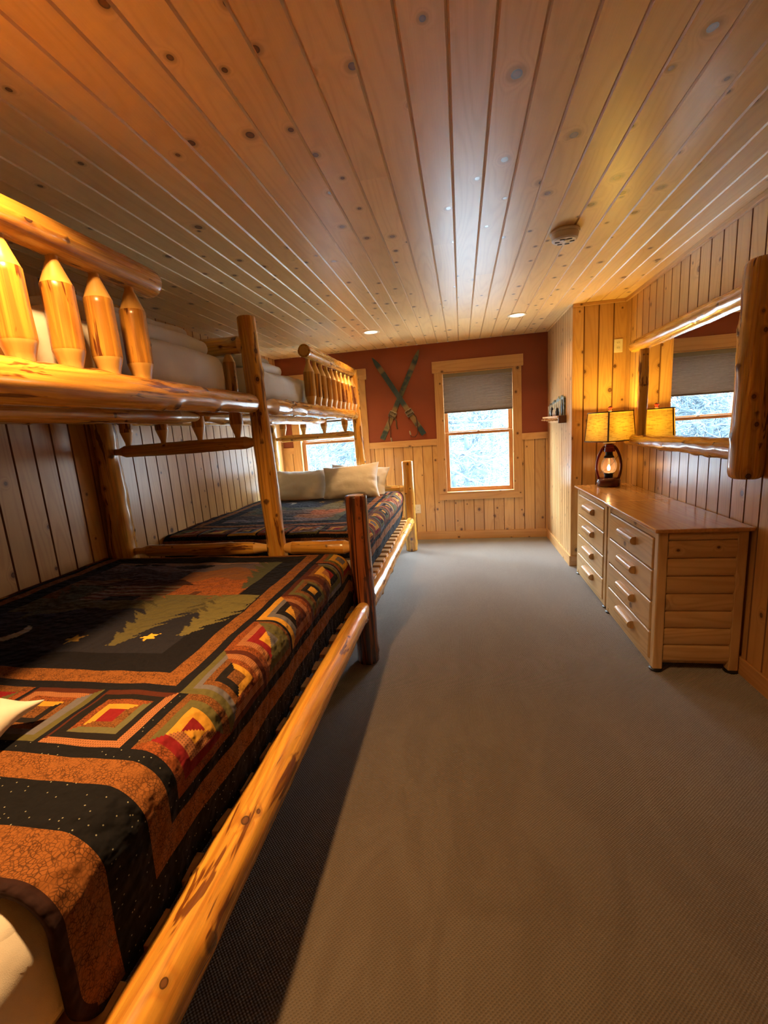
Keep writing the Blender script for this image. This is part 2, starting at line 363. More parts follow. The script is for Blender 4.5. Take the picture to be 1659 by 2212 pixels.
# ------------------------------------------------------------------ room shell
ZC = 2.44; XL = -2.35; XR = 1.47; XS = 1.02; YA = 4.45; YB = -1.5
def planks(mb, u0, u1, v0, v1, w, fn, vg=.006, depth=.006, v_is_first=False, start=None):
    """tongue-and-groove boards: fn(u, v, depth) -> point; grooves at multiples of w"""
    k = math.floor(u0 / w + 1e-6); edges = []
    while k * w < u1:
        edges.append((max(u0, k * w), min(u1, (k + 1) * w))); k += 1
    for a, b in edges:
        a2 = a + (vg if a > u0 + 1e-6 else 0); b2 = b - (vg if b < u1 - 1e-6 else 0)
        if b2 <= a2: continue
        mb.quad([fn(a2, v0, 0), fn(b2, v0, 0), fn(b2, v1, 0), fn(a2, v1, 0)], [(a2, v0), (b2, v0), (b2, v1), (a2, v1)])
        if a2 > a: mb.quad([fn(a, v0, depth), fn(a2, v0, 0), fn(a2, v1, 0), fn(a, v1, depth)], [(a + .001, v0), (a2, v0), (a2, v1), (a + .001, v1)], 1)
        if b2 < b: mb.quad([fn(b2, v0, 0), fn(b, v0, depth), fn(b, v1, depth), fn(b2, v1, 0)], [(b2, v0), (b - .001, v0), (b - .001, v1), (b2, v1)], 1)
def slab(mb, x0, x1, y0, y1, z0, z1): mb.box(x0, x1, y0, y1, z0, z1, k=2)
def wallmats(a): return [a, m_groove, m_plast]
TH = .12
mb = MB(); mb.box(XL - TH, XR + TH, YB - TH, YF + TH, -.1, 0); S(mb.build('floor', m_carpet))
mb = MB(); planks(mb, XL, XR, YB, YF, .1245, lambda u, v, d: (u, v, ZC + d)); slab(mb, XL - TH, XR + TH, YB - TH, YF + TH, ZC + .012, ZC + .1); S(mb.build('ceiling', [MP['ceil'], m_cgroove, m_plast]))
mb = MB(); planks(mb, YB, YF, 0, ZC, .124, lambda u, v, d: (XL - d, u, v)); slab(mb, XL - TH, XL - .012, YB, YF, 0, ZC); S(mb.build('wall_left', wallmats(MP['wall'])))
mb = MB(); planks(mb, YB, YA, 0, ZC, .124, lambda u, v, d: (XR + d, u, v), depth=.005); slab(mb, XR + .012, XR + TH, YB, YA, 0, ZC); S(mb.build('wall_right', wallmats(MP['wall'])))
mb = MB(); planks(mb, XS, XR, 0, ZC, .124, lambda u, v, d: (u, YA + d, v)); slab(mb, XS + .03, XR + TH, YA + .012, YA + .1, 0, ZC); S(mb.build('wall_alcove', wallmats(MP['wall'])))
mb = MB(); planks(mb, YA, YF, 0, ZC, .083, lambda u, v, d: (XS + d, u, v), vg=.005); slab(mb, XS + .012, XS + .09, YA + .013, YF, 0, ZC); S(mb.build('wall_closet', wallmats(MP['narrow'])))
mb = MB(); planks(mb, XL, XR, 0, ZC, .124, lambda u, v, d: (u, YB - d, v)); slab(mb, XL, XR, YB - TH, YB - .012, 0, ZC); S(mb.build('wall_back', wallmats(MP['wall'])))
# far wall with its two openings
mb = MB()
xs = [XL] + sorted([x for w in WX for x in w]) + [XS + .09]
RZ = 1.24
def far_strip(x0, x1, z0, z1):
    if z0 < RZ:
        planks(mb, x0, x1, z0, min(z1, RZ), .124, lambda u, v, d: (u, YF + d, v), vg=.004, depth=.004)
    if z1 > RZ:
        a = max(z0, RZ); mb.quad([(x0, YF, a), (x1, YF, a), (x1, YF, z1), (x0, YF, z1)], [(x0, a), (x1, a), (x1, z1), (x0, z1)], 3)
    slab(mb, x0, x1, YF + .012, YF + .14, z0, z1)
for i in range(len(xs) - 1):
    if i % 2 == 0: far_strip(xs[i], xs[i + 1], 0, ZC)
    else: far_strip(xs[i], xs[i + 1], 0, WZ[0]); far_strip(xs[i], xs[i + 1], WZ[1], ZC)
S(mb.build('wall_far', wallmats(MP['wall']) + [m_red]))
def trim(name, boxes, g='x', mat=None, bevel=.003):
    mb = MB()
    for i, b in enumerate(boxes): mb.box(*b, g=g, off=(.31 * i, 1.7 * i))
    return S(mb.build(name, mat or MP['trim'], bevel=bevel))
trim('baseboard_far', [(XL, XS, YF - .015, YF, 0, .105)])
trim('baseboard_right', [(XR - .015, XR, YB, YA, 0, .10)], 'y')
trim('baseboard_left', [(XL, XL + .015, YB, YF - .015, 0, .10)], 'y')
trim('baseboard_closet', [(XS - .015, XS, YA - .015, YF - .015, 0, .105)], 'y')
trim('baseboard_alcove', [(XS, XR - .015, YA - .015, YA, 0, .105)])
cas = .088
# chair rail between the casings
trim('trim_1', [(WX[1][1] + cas, WX[0][0] - cas, YF - .018, YF, 1.222, 1.30), (WX[0][1] + cas, XS, YF - .018, YF, 1.222, 1.30), (XL, WX[1][0] - cas, YF - .018, YF, 1.222, 1.30)])
trim('trim_2', [(XR - .022, XR, YB, YA, ZC - .028, ZC)], 'y')
trim('trim_3', [(XS - .003, XR - .022, YA - .022, YA, ZC - .028, ZC)])
trim('trim_4', [(XS - .004, XS + .018, YA - .007, YA + .018, .0, ZC - .028)], 'z', mat=MP['trim'])

# ------------------------------------------------------------------ windows and their shades
def window(idx, x0, x1, side):
    root = thing('window_%d' % idx, None, None, ((x0 + x1) / 2, YF, WZ[0])); S(root)
    z0, z1 = WZ; T = MP['trim']
    mb = MB(); mb.box(x0 - cas - .022, x1 + cas + .022, YF - .026, YF, z1 + .003, z1 + .137, 'x'); P(mb, 'head_casing', T, root, bevel=.003)
    for a, b in ((x0 - cas, x0 + .004), (x1 - .004, x1 + cas)):
        mb = MB(); mb.box(a, b, YF - .019, YF, z0 - .005, z1 + .003, 'z', off=(a, a)); P(mb, 'side_casing', T, root, bevel=.003)
    mb = MB(); mb.box(x0 - cas, x1 + cas, YF - .02, YF, z0 - .085, z0 - .005, 'x'); P(mb, 'apron', T, root, bevel=.003)
    mb = MB()
    mb.box(x0 - .0, x0 + .014, YF - .015, YF + .14, z0, z1, 'z'); mb.box(x1 - .014, x1, YF - .015, YF + .14, z0, z1, 'z')
    mb.box(x0 + .014, x1 - .014, YF - .015, YF + .14, z1 - .014, z1, 'x'); mb.box(x0 + .014, x1 - .014, YF - .022, YF + .14, z0 - .003, z0 + .016, 'x')
    P(mb, 'jamb', T, root)
    zm = 1.34
    def sash(za, zb, y, w, name):
        mb = MB(); a, b = x0 + .014, x1 - .014
        mb.box(a, a + w, y, y + .035, za, zb, 'z'); mb.box(b - w, b, y, y + .035, za, zb, 'z')
        mb.box(a + w, b - w, y, y + .035, za, za + w * 1.05, 'x'); mb.box(a + w, b - w, y, y + .035, zb - w * .75, zb, 'x')
        s = P(mb, name, m_sash, root, bevel=.003)
        g = MB(); g.quad([(a + w, y + .018, za + w), (b - w, y + .018, za + w), (b - w, y + .018, zb - w * .7), (a + w, y + .018, zb - w * .7)], [(0, 0)] * 4)
        o = g.build('pane', m_glass); o.parent = s; return s
    sash(z0 + .016, zm + .022, YF + .045, .047, 'lower_sash'); sash(zm - .012, z1 - .014, YF + .083, .047, 'upper_sash')
    mb = MB()
    for dx in (-.006, .012): lathe(mb, (x0 + x1) / 2 + dx, YF + .05, [(.008, zm + .022), (.008, zm + .036), (.004, zm + .04)], 12)
    P(mb, 'sash_lock', m_bag, root)
    sh = thing('window_shade', 'brown cellular shade drawn a third down the %s far window' % side, 'window shade', ((x0 + x1) / 2, YF + .01, 1.61))
    xa, xb = x0 + .018, x1 - .018; zb = 1.62
    mb = MB(); mb.box(xa, xb, YF - .012, YF + .038, z1 - .062, z1 - .015, 'x'); P(mb, 'headrail', simple('shade_headrail_%d' % idx, (.20, .17, .12), .5), sh, bevel=.004)
    mb = MB(); n = 24; zt = z1 - .063; h = (zt - zb) / n
    for side_y, sg in ((YF + .002, -1), (YF + .024, 1)):
        for i in range(n):
            za = zb + i * h; zm2 = za + h / 2; yo = side_y; yi = side_y + sg * .007
            mb.quad([(xa, yo, za), (xb, yo, za), (xb, yi, zm2), (xa, yi, zm2)], [(0, 0)] * 4); mb.quad([(xa, yi, zm2), (xb, yi, zm2), (xb, yo, za + h), (xa, yo, za + h)], [(0, 0)] * 4)
    P(mb, 'pleated_fabric', m_cell, sh)
    mb = MB(); mb.box(xa, xb, YF - .004, YF + .03, zb - .02, zb + .001, 'x'); P(mb, 'bottom_rail', simple('shade_rail_%d' % idx, (.10, .075, .05), .5), sh, bevel=.003)
window(1, WX[0][0], WX[0][1], 'right-hand'); window(2, WX[1][0], WX[1][1], 'left-hand')

# ------------------------------------------------------------------ bunks
def mirror_y(c): return lambda y: c - y
bunk1 = thing('bunk_bed', 'near varnished log bunk with a dark barked corner post and wide lower bed', 'bunk bed', (-1.5, 1.35, 0))
bunk2 = thing('bunk_bed', 'far varnished log bunk standing in front of the left-hand window', 'bunk bed', (-1.5, 3.9, 0))
sd = [100]
def L(parent, name, p0, p1, r0, r1=None, mats=None, **k):
    sd[0] += 1; k.setdefault('seed', sd[0]); mb = MB(); log(mb, p0, p1, r0, r1, **k); return P(mb, name, mats or (SLOG if name == 'spindle' else LOG), parent, smooth=True)
TEN = [(0, .5), (.02, .5), (.055, 1), (.945, 1), (.98, .5), (1, .5)]
def end_frame(pr, y, full=True, dark=False, face=-1):
    L(pr, 'bed_post', (-.640, y, 0), (-.638, y, 1.08), .070, .066, mats=DLOG if dark else LOG, knots=5, lump=.04, dome=(.1, .15))
    L(pr, 'bed_post', (-1.165, y, .02), (-1.21, y, 2.15), .066, .052, knots=14, lump=.09, dome=(.1, .15), n=28)
    L(pr, 'bed_post', (-2.255, y, .02), (-2.275, y, 2.15), .085, .068, knots=10, lump=.16, dome=(.1, .15), bow=.02)
    L(pr, 'end_rail', (-2.20, y, .76), (-1.20, y, .762), .038, .040, prof=[(0, .6), (.05, .6), (.10, 1), (.86, 1), (.95, .6), (1, .6)], lump=.14, knots=5)
    L(pr, 'end_rail', (-1.15, y, .762), (-.66, y, .755), .042, .042, prof=[(0, .6), (.05, .65), (.16, 1), (.84, 1), (.95, .6), (1, .6)], lump=.14, knots=3)
    L(pr, 'end_rail', (-2.22, y, .38), (-.66, y, .38), .05, .05, prof=TEN, lump=.08)
    L(pr, 'end_rail', (-2.22, y, 1.425), (-1.20, y, 1.432), .040, .038, prof=[(0, .5), (.03, .5), (.08, 1), (.90, 1), (.97, .5), (1, .5)], lump=.1, knots=5)
    L(pr, 'end_rail', (-2.22, y, 1.655), (-1.20, y, 1.655), .046, .046, prof=TEN, lump=.06)
    L(pr, 'end_rail', (-2.22, y, 2.00), (-1.21, y, 2.0), .050, .050, prof=TEN, lump=.06)
    for i in range(4):
        x = -2.115 + i * .255
        L(pr, 'spindle', (x, y, 1.44), (x, y, 1.65), .036, .04, prof=[(0, .45), (.18, .5), (.52, 1.05), (1, .95)], n=16, knots=0, step=.02)
        L(pr, 'spindle', (x + .0, y, 1.68), (x, y, 1.98), .036, .036, prof=[(0, .6), (.14, .75), (.2, 1), (.76, 1), (.93, .4), (1, .4)], n=16, knots=2, step=.02)
def guard(pr, y0, y1, ys, zr=2.092, x=-1.215):
    L(pr, 'guard_rail', (x, y0, zr), (x, y1, zr + (.0 if y0 < 2 else .012)), .052, .056 if y0 < 2 else .05, knots=7, lump=.06, n=28, dome=(.06, .3) if y0 > 2 else (.3, .5))
    for i, y in enumerate(ys):
        L(pr, 'spindle', (x, y, 1.69), (x, y, 2.06), .047, .045, prof=[(0, .66), (.08, .72), (.20, 1.0), (.72, 1.0), (.725, .96), (.92, .36), (1, .36)], n=20, knots=1 + (i % 2), step=.02, lump=.05)
# near bunk
end_frame(bunk1, 2.55, dark=True); end_frame(bunk1, .12)
L(bunk1, 'side_rail', (-1.215, .12, 1.650), (-1.215, 2.515, 1.655), .072, .056, knots=16, lump=.05, n=32, dome=(.2, .8))
L(bunk1, 'side_rail', (-2.20, .14, 1.655), (-2.20, 2.53, 1.655), .05, .05, knots=12, lump=.06)
L(bunk1, 'side_rail', (-.630, .10, .385), (-.630, 2.50, .385), .068, .052, knots=4, lump=.05, n=40, step=.02, prof=[(0, 1), (.93, 1), (.965, .9), (1, .72)], dome=(.3, .9))
L(bunk1, 'side_rail', (-2.27, .14, .385), (-2.27, 2.53, .385), .055, .055, prof=TEN)
guard(bunk1, .35, 1.745, [.455, .62, .785, .95, 1.112, 1.278, 1.437, 1.600])
# far bunk: its near ends are tenoned into the near bunk's end posts
Y2 = 5.13
end_frame(bunk2, Y2)
L(bunk2, 'side_rail', (-1.21, 2.60, 1.650), (-1.215, Y2 - .03, 1.645), .055, .052, knots=34, lump=.08, kh=.16, n=28, prof=[(0, .6), (.04, .6), (.075, 1), (1, 1)], dome=(.3, .5))
L(bunk2, 'side_rail', (-2.20, 2.60, 1.64), (-2.20, Y2 - .03, 1.64), .046, .046, knots=14, lump=.06)
L(bunk2, 'side_rail', (-.635, 2.62, .355), (-.635, Y2 - .03, .365), .056, .050, knots=26, lump=.06, kh=.14, n=28, dome=(.3, .6))
L(bunk2, 'side_rail', (-2.27, 2.62, .365), (-2.27, Y2 - .03, .365), .05, .05)
guard(bunk2, 3.53, Y2 - .01, [3.60 + .165 * i for i in range(10)], 2.115)
m_board = simple('bunk_board_wood', (.55, .40, .24), .6)
for pr, ya, yb in ((bunk1, .2, 2.47), (bunk2, 2.66, Y2 - .07)):
    mb = MB(); mb.box(-2.25, -1.29, ya, yb, 1.640, 1.655, 'y'); P(mb, 'platform', m_board, pr, bevel=.002)
    L(pr, 'center_rail', (-1.60, ya - .04, 1.607), (-1.60, yb + .06, 1.607), .044, .042, knots=12, lump=.08, prof=[(0, .6), (.03, .7), (.08, 1), (.90, 1), (1, .62)])
    mb = MB(); mb.box(-2.27, -.70, ya, yb, .40, .415, 'y'); 
    for i in range(int((yb - ya) / .135)):
        mb = MB(); y = ya + .03 + i * .135; mb.box(-2.22, -.655, y, y + .075, .402, .420, 'x', off=(i * .3, i * 1.1)); P(mb, 'slat', MP['trim'], pr, bevel=.002)

# ------------------------------------------------------------------ mattresses, blankets, pillows
def softbox(x0, x1, y0, y1, z0, z1, r, amp=.006, seed=0, nx=40, ny=60, nz=8, sag=0):
    """rounded soft box: a subdivided box whose points are pulled onto a rounded form"""
    mb = MB(); cx, cy, cz = (x0 + x1) / 2, (y0 + y1) / 2, (z0 + z1) / 2; hx, hy, hz = (x1 - x0) / 2, (y1 - y0) / 2, (z1 - z0) / 2
    idx = {}
    def vert(i, j, k):
        key = (i, j, k)
        if key in idx: return idx[key]
        def sp(i, n, h):
            t = 2 * i / n - 1; s = 1 if t >= 0 else -1; t = abs(t); return s * (1 - (1 - t) ** 1.6) * h
        p = Vector((sp(i, nx, hx), sp(j, ny, hy), sp(k, nz, hz)))
        q = Vector((max(-hx + r, min(hx - r, p.x)), max(-hy + r, min(hy - r, p.y)), max(-hz + r, min(hz - r, p.z)))); d = p - q
        if d.length > 1e-6: d = d.normalized() * r
        o = q + d
        w = Vector((o.x + cx, o.y + cy, o.z + cz)); s = Vector((seed, seed * 2, 0))
        nn = d.normalized() if d.length > 0 else Vector((0, 0, 1))
        w += nn * amp * (noise.noise(w * 3 + s) + .6 * noise.noise(w * 8 + s) + .3 * noise.noise(w * 18 + s))
        w.z -= sag * max(0, abs(o.x) / hx - .6) ** 2
        idx[key] = len(mb.v); mb.v.append(tuple(w)); return idx[key]
    def face(a, b, c, d): mb.f.append((a, b, c, d)); mb.uv.append([(mb.v[i][0], mb.v[i][1]) for i in (a, b, c, d)]); mb.k.append(0)
    for i in range(nx):
        for j in range(ny):
            face(vert(i, j, nz), vert(i + 1, j, nz), vert(i + 1, j + 1, nz), vert(i, j + 1, nz)); face(vert(i, j, 0), vert(i, j + 1, 0), vert(i + 1, j + 1, 0), vert(i + 1, j, 0))
    for i in range(nx):
        for k in range(nz):
            face(vert(i, 0, k), vert(i + 1, 0, k), vert(i + 1, 0, k + 1), vert(i, 0, k + 1)); face(vert(i, ny, k), vert(i, ny, k + 1), vert(i + 1, ny, k + 1), vert(i + 1, ny, k))
    for j in range(ny):
        for k in range(nz):
            face(vert(0, j, k), vert(0, j, k + 1), vert(0, j + 1, k + 1), vert(0, j + 1, k)); face(vert(nx, j, k), vert(nx, j + 1, k), vert(nx, j + 1, k + 1), vert(nx, j, k + 1))
    return mb
tag(softbox(-2.33, -.735, .19, 2.47, .422, .715, .07, .005, 1, 30, 40).build('mattress', m_white, smooth=True), 'white sheeted wide mattress showing at the lower left under the near quilt', 'mattress')
tag(softbox(-2.33, -.735, 3.03, 5.05, .422, .715, .07, .005, 2, 30, 40).build('mattress', m_white, smooth=True), 'wide mattress of the far bunk, under the second quilt', 'mattress')
tag(softbox(-2.26, -1.285, .25, 2.41, 1.657, 1.925, .085, .010, 3, 30, 60, 10).build('mattress', m_white, smooth=True), 'white sheeted mattress on the near top bunk behind the fat spindles', 'mattress')
tag(softbox(-2.26, -1.285, 2.72, 5.02, 1.657, 1.915, .085, .012, 5, 30, 60, 10).build('mattress', m_white, smooth=True), 'white sheeted mattress on the far top bunk', 'mattress')
tag(softbox(-2.10, -.765, 2.95, 4.90, .055, .30, .03, .003, 7, 20, 30).build('trundle_mattress', simple('pale_blue_ticking', (.62, .70, .78), .7), smooth=True), 'pale blue-white trundle mattress tucked under the far bunk', 'mattress')
def blanket(label, x0, x1, y0, y1, z0, seed):
    t = thing('folded_blanket', label, 'blanket', ((x0 + x1) / 2, (y0 + y1) / 2, z0), 'folded blankets on the top bunks')
    o = softbox(x0, x1, y0, y1, z0, z0 + .085, .040, .010, seed, 24, 36, 6).build('lower_fold', m_white, smooth=True); part(o, t)
    o = softbox(x0 - .02, x1 - .06, y0 + .03, y1 - .10, z0 + .075, z0 + .125, .024, .008, seed + 1, 24, 36, 6).build('upper_fold', m_blanket, smooth=True); part(o, t)
blanket('folded off-white blanket at the foot of the near top bunk', -2.1, -1.35, 1.50, 2.36, 1.915, 11)
blanket('folded off-white blanket on the far top bunk, beside the tall post', -2.1, -1.35, 2.74, 3.40, 1.905, 17)
def pillow(label, loc, rot, a, b, h, seed, group=None, cat='pillow'):
    n = 36; mb = MB(); idx = {}
    for sg in (1, -1):
        for i in range(n + 1):
            for j in range(n + 1):
                if sg == -1 and (i in (0, n) or j in (0, n)): idx[(sg, i, j)] = idx[(1, i, j)]; continue
                s = math.sin((i / n - .5) * PI); t2 = math.sin((j / n - .5) * PI)
                x = a * s * (1 - .10 * (1 - t2 * t2) * abs(s) ** 2); y = b * t2 * (1 - .12 * (1 - s * s) * abs(t2) ** 2)
                z = sg * h * (max(0, (1 - s * s)) * max(0, (1 - t2 * t2))) ** .42
                pv = Vector((x * 6, y * 6, sg * 3 + seed))
                edge = max(abs(s), abs(t2))
                z += sg * .010 * noise.noise(pv) + .006 * noise.noise(pv * 2.6) * (edge < .999)
                rad = .012 * noise.noise(Vector((math.atan2(y, x) * 7, seed, 0))) * edge ** 3
                z += rad
                idx[(sg, i, j)] = len(mb.v); mb.v.append((x, y, z))
    for sg in (1, -1):
        for i in range(n):
            for j in range(n):
                f = [idx[(sg, i, j)], idx[(sg, i + 1, j)], idx[(sg, i + 1, j + 1)], idx[(sg, i, j + 1)]]
                if sg == -1: f = f[::-1]
                mb.f.append(tuple(f)); mb.uv.append([(mb.v[q][0], mb.v[q][1]) for q in f]); mb.k.append(0)
    o = mb.build('pillow', m_white, smooth=True); o.location = loc; o.rotation_euler = rot
    return tag(o, label, cat, group)
D = math.radians
mb = MB(); nu, nv = 44, 26
for j in range(nv + 1):
    for i in range(nu + 1):
        y = .165 + (.50 - .165) * j / nv; s_ = -.25 + .56 * i / nu; Rr = .15; xe = -.85
        if s_ < 0: x, z = xe + s_, .728
        elif s_ < Rr * PI / 2: a = s_ / Rr; x, z = xe + Rr * math.sin(a), .728 - Rr * (1 - math.cos(a))
        else: x, z = xe + Rr + .10 * (s_ - Rr * PI / 2), .728 - Rr - (s_ - Rr * PI / 2)
        w = Vector((y * 13, s_ * 2, 4)); fold = max(0, s_) / .4
        x += .016 * noise.noise(w) * fold + .004 * noise.noise(w * 3); z += .006 * noise.noise(w * 1.7)
        mb.v.append((min(x, -.716), y, max(z, .425)))
for j in range(nv):
    for i in range(nu):
        q = (j * (nu + 1) + i, j * (nu + 1) + i + 1, (j + 1) * (nu + 1) + i + 1, (j + 1) * (nu + 1) + i); mb.f.append(q); mb.uv.append([(0, 0)] * 4); mb.k.append(0)
o = tag(mb.build('bed_sheet', m_white, smooth=True), 'white bed sheet hanging out below the dark quilt edge, bottom left corner', 'sheet')
m = o.modifiers.new('thick', 'SOLIDIFY'); m.thickness = .005; m.offset = -1
pillow('white pillow lying at the left edge on the near lower bed', (-1.405, .475, .815), (D(3), D(4), D(13)), .37, .34, .10, 3)
pillow('white pillow against the wall on the near lower bed', (-2.04, .52, .83), (D(5), D(-3), D(5)), .26, .30, .09, 6)
pillow('plain white pillow leaning behind the tall post on the far lower bed', (-1.86, 4.84, .865), (D(52), D(0), D(-3)), .36, .235, .085, 9)
pillow('white pillow with its right half in warm light, far lower bed', (-1.235, 4.76, .90), (D(56), D(-3), D(4)), .325, .225, .09, 12)
pillow('white pillow peeking out behind the warm-lit pillow, far lower bed', (-1.19, 4.93, .875), (D(58), D(6), D(3)), .345, .22, .075, 15)

# ------------------------------------------------------------------ quilts
NAVY = (.009, .0085, .013, 0); STAR = (.007, .0072, .010, .5); ORG = (.26, .098, .026, .25)
CX = -1.57; CV = 1.772; HW = .53
RUST = (.26, .07, .02, .25); OLIVE = (.105, .095, .035, 0); SLATE = (.13, .125, .15, 0); GOLD = (.52, .27, .035, 0); MAR = (.075, .018, .010, 0); BLK = (.012, .010, .011, 0)
CHK = (.34, .14, .06, .75); RED = (.20, .012, .016, 0); BRN = (.19, .075, .022, .25); GRN = (.12, .115, .055, 0)
PAL = [[(RUST, BRN), (OLIVE, RED), (GOLD, GOLD), (SLATE, SLATE)], [(OLIVE, MAR), (SLATE, CHK), (BRN, RUST), (BLK, GOLD), (BRN, BRN)], [(RUST, BRN), (CHK, OLIVE), (RED, OLIVE), (GOLD, SLATE)],
       [(GOLD, RUST), (SLATE, CHK), (BLK, MAR), (GOLD, BRN)], [(MAR, MAR), (OLIVE, BRN), (BRN, OLIVE), (BLK, BLK), (GOLD, GOLD)], [(MAR, SLATE), (BRN, OLIVE), (GOLD, BLK), (CHK, RED)],
       [(CHK, MAR), (BLK, BLK), (GRN, RUST), (BRN, GOLD), (RED, RED)], [(BRN, RUST), (OLIVE, RED), (GOLD, CHK), (RED, GOLD)]]
def block(a, b, k):
    pal = PAL[k % len(PAL)]; n = len(pal); e = min(a, b, 1 - a, 1 - b); ring = min(n - 1, int(e / .5 * n))
    c1, c2 = pal[ring]
    m = min((a, 0), (b, 0), (1 - a, 1), (1 - b, 1), key=lambda q: q[0])
    return c1 if m[1] == 0 else c2
def tree_at(u, v, tx, ty, h, w, lean=0.):
    t = (v - ty) / h
    if t < 0 or t > 1: return False
    dx = u - tx - lean * t; x = abs(dx); sd2 = 1.3 if dx > 0 else 2.1
    tt = t + x * .55 / h * -1.0 + .0
    k = 6.0; ph = ((tt + 1) * k + sd2) % 1; ph2 = ((tt + 1) * k * 3.1 + sd2 * 2) % 1
    hw = w * (t * .85 + .10) * (.45 + .62 * ph + .22 * ph2)
    return x < hw
def star_at(u, v, cx, cy, r):
    x, y = u - cx, v - cy; d = math.hypot(x, y)
    if d > r: return False
    q = 2 * PI / 5; f = (math.atan2(y, x) + .5) % q; f = min(f, q - f); ri = r * .42
    px, py = d * math.cos(f), d * math.sin(f); ix, iy = ri * math.cos(q / 2), ri * math.sin(q / 2)
    return (ix - r) * py - iy * (px - r) > 0
def panel(u, v):
    if star_at(u, v, -1.175, 1.355, .040): return (.85, .50, .06, 0)
    if star_at(u, v, -1.485, 1.335, .045): return (.35, .22, .05, 0)
    if math.hypot(u + 1.83, v - 1.37) < .075 and math.hypot(u + 1.87, v - 1.395) > .068: return (.35, .33, .30, 0)
    for tx, ty, h, w, ln, c in ((-1.28, 1.285, .50, .20, -.02, (.12, .105, .045, 0)), (-1.055, 1.37, .42, .155, .03, (.15, .13, .05, 0)), (-1.06, 1.86, .46, .16, .02, (.075, .08, .045, 0)), (-1.93, 1.5, .42, .15, 0, (.05, .05, .028, 0))):
        if tree_at(u, v, tx, ty, h, w, ln): return c
    if abs(u + 1.28) < .018 and 1.785 < v < 1.84: return (.10, .035, .015, 0)
    if -1.045 < u < -1.01 and 1.79 < v < 1.85: return (.10, .035, .015, 0)
    # cabin
    if -1.86 < u < -1.42 and 1.72 < v < 1.93:
        if -1.72 < u < -1.55 and v < 1.78: return BLK
        return (.10, .035, .015, 0) if int(v / .022) % 2 else (.16, .12, .09, 0)
    if 1.93 <= v < 2.0 and abs(u + 1.64) < .28 - (v - 1.93) * 1.5: return (.05, .018, .01, 0)
    for ex, ey, rx, ry in ((-1.56, 2.22, .11, .035), (-1.47, 2.235, .045, .02), (-1.93, 2.27, .055, .022), (-1.82, 2.27, .05, .02)):
        if ((u - ex) / rx) ** 2 + ((v - ey) / ry) ** 2 < 1: return BLK
    wv = .03 * math.sin(u * 9) + .02 * math.sin(u * 23)
    if v > 2.16 + wv: return (.11, .085, .095, 0) if v < 2.27 + wv * .4 else (.22, .13, .10, 0)
    if v > 1.99 + wv: return (.20, .085, .035, 0) if u > -1.5 else (.045, .03, .03, 0)
    if v > 1.74 + wv * .8: return (.36, .11, .03, .25) if u > -1.40 + wv else (.10, .05, .02, 0)
    if v > 1.60 - wv: return (.07, .06, .03, 0)
    return (.020, .020, .032, 0)
def quilt_col(u, v):
    dx = abs(u - CX) - HW; dv = abs(v - CV) - HW; d = max(dx, dv); head = v < CV
    if d < 0: return panel(u, v)
    if d < .11:
        for tx, ty, h, w, ln, c in ((-1.055, 1.37, .42, .175, .03, (.15, .13, .05, 0)),):
            if u > CX and d < .10 and tree_at(u, v, tx, ty, h, w, ln): return c
        return NAVY
    if d < .175: return ORG
    if d < .21: return NAVY
    if d < .44:
        lo = .21
        if dx > lo and dv > lo:
            if dx < lo + .03: return STAR
            a = (dx - lo - .03) / .20; b = (dv - lo) / .23; return block(min(a, .999), min(b, .999), 7 if head else 6)
        if dx > lo:
            w = 1.48 / 6; q = (v - (CV - .74)) / w; i = int(q); b = q - i; a = (dx - lo - .0) / .23
            if i in (1, 4) and b > .93: return NAVY
            return block(a, b, (1, 2, 3, 4, 5, 0)[i % 6])
        w = 1.48 / 6; q = ((CX + .74) - u) / w; i = int(q); a = q - i; b = (dv - lo) / .23
        if a > .94: return NAVY
        return block(a, 1 - b, (6, 1, 0, 3, 5, 2)[i % 6])
    if d < .475: return STAR
    if d < .545: return ORG
    if d < .655: return STAR
    if d < .745: return ORG if (head and dv >= dx) else STAR
    return (.035, .014, .012, 0)
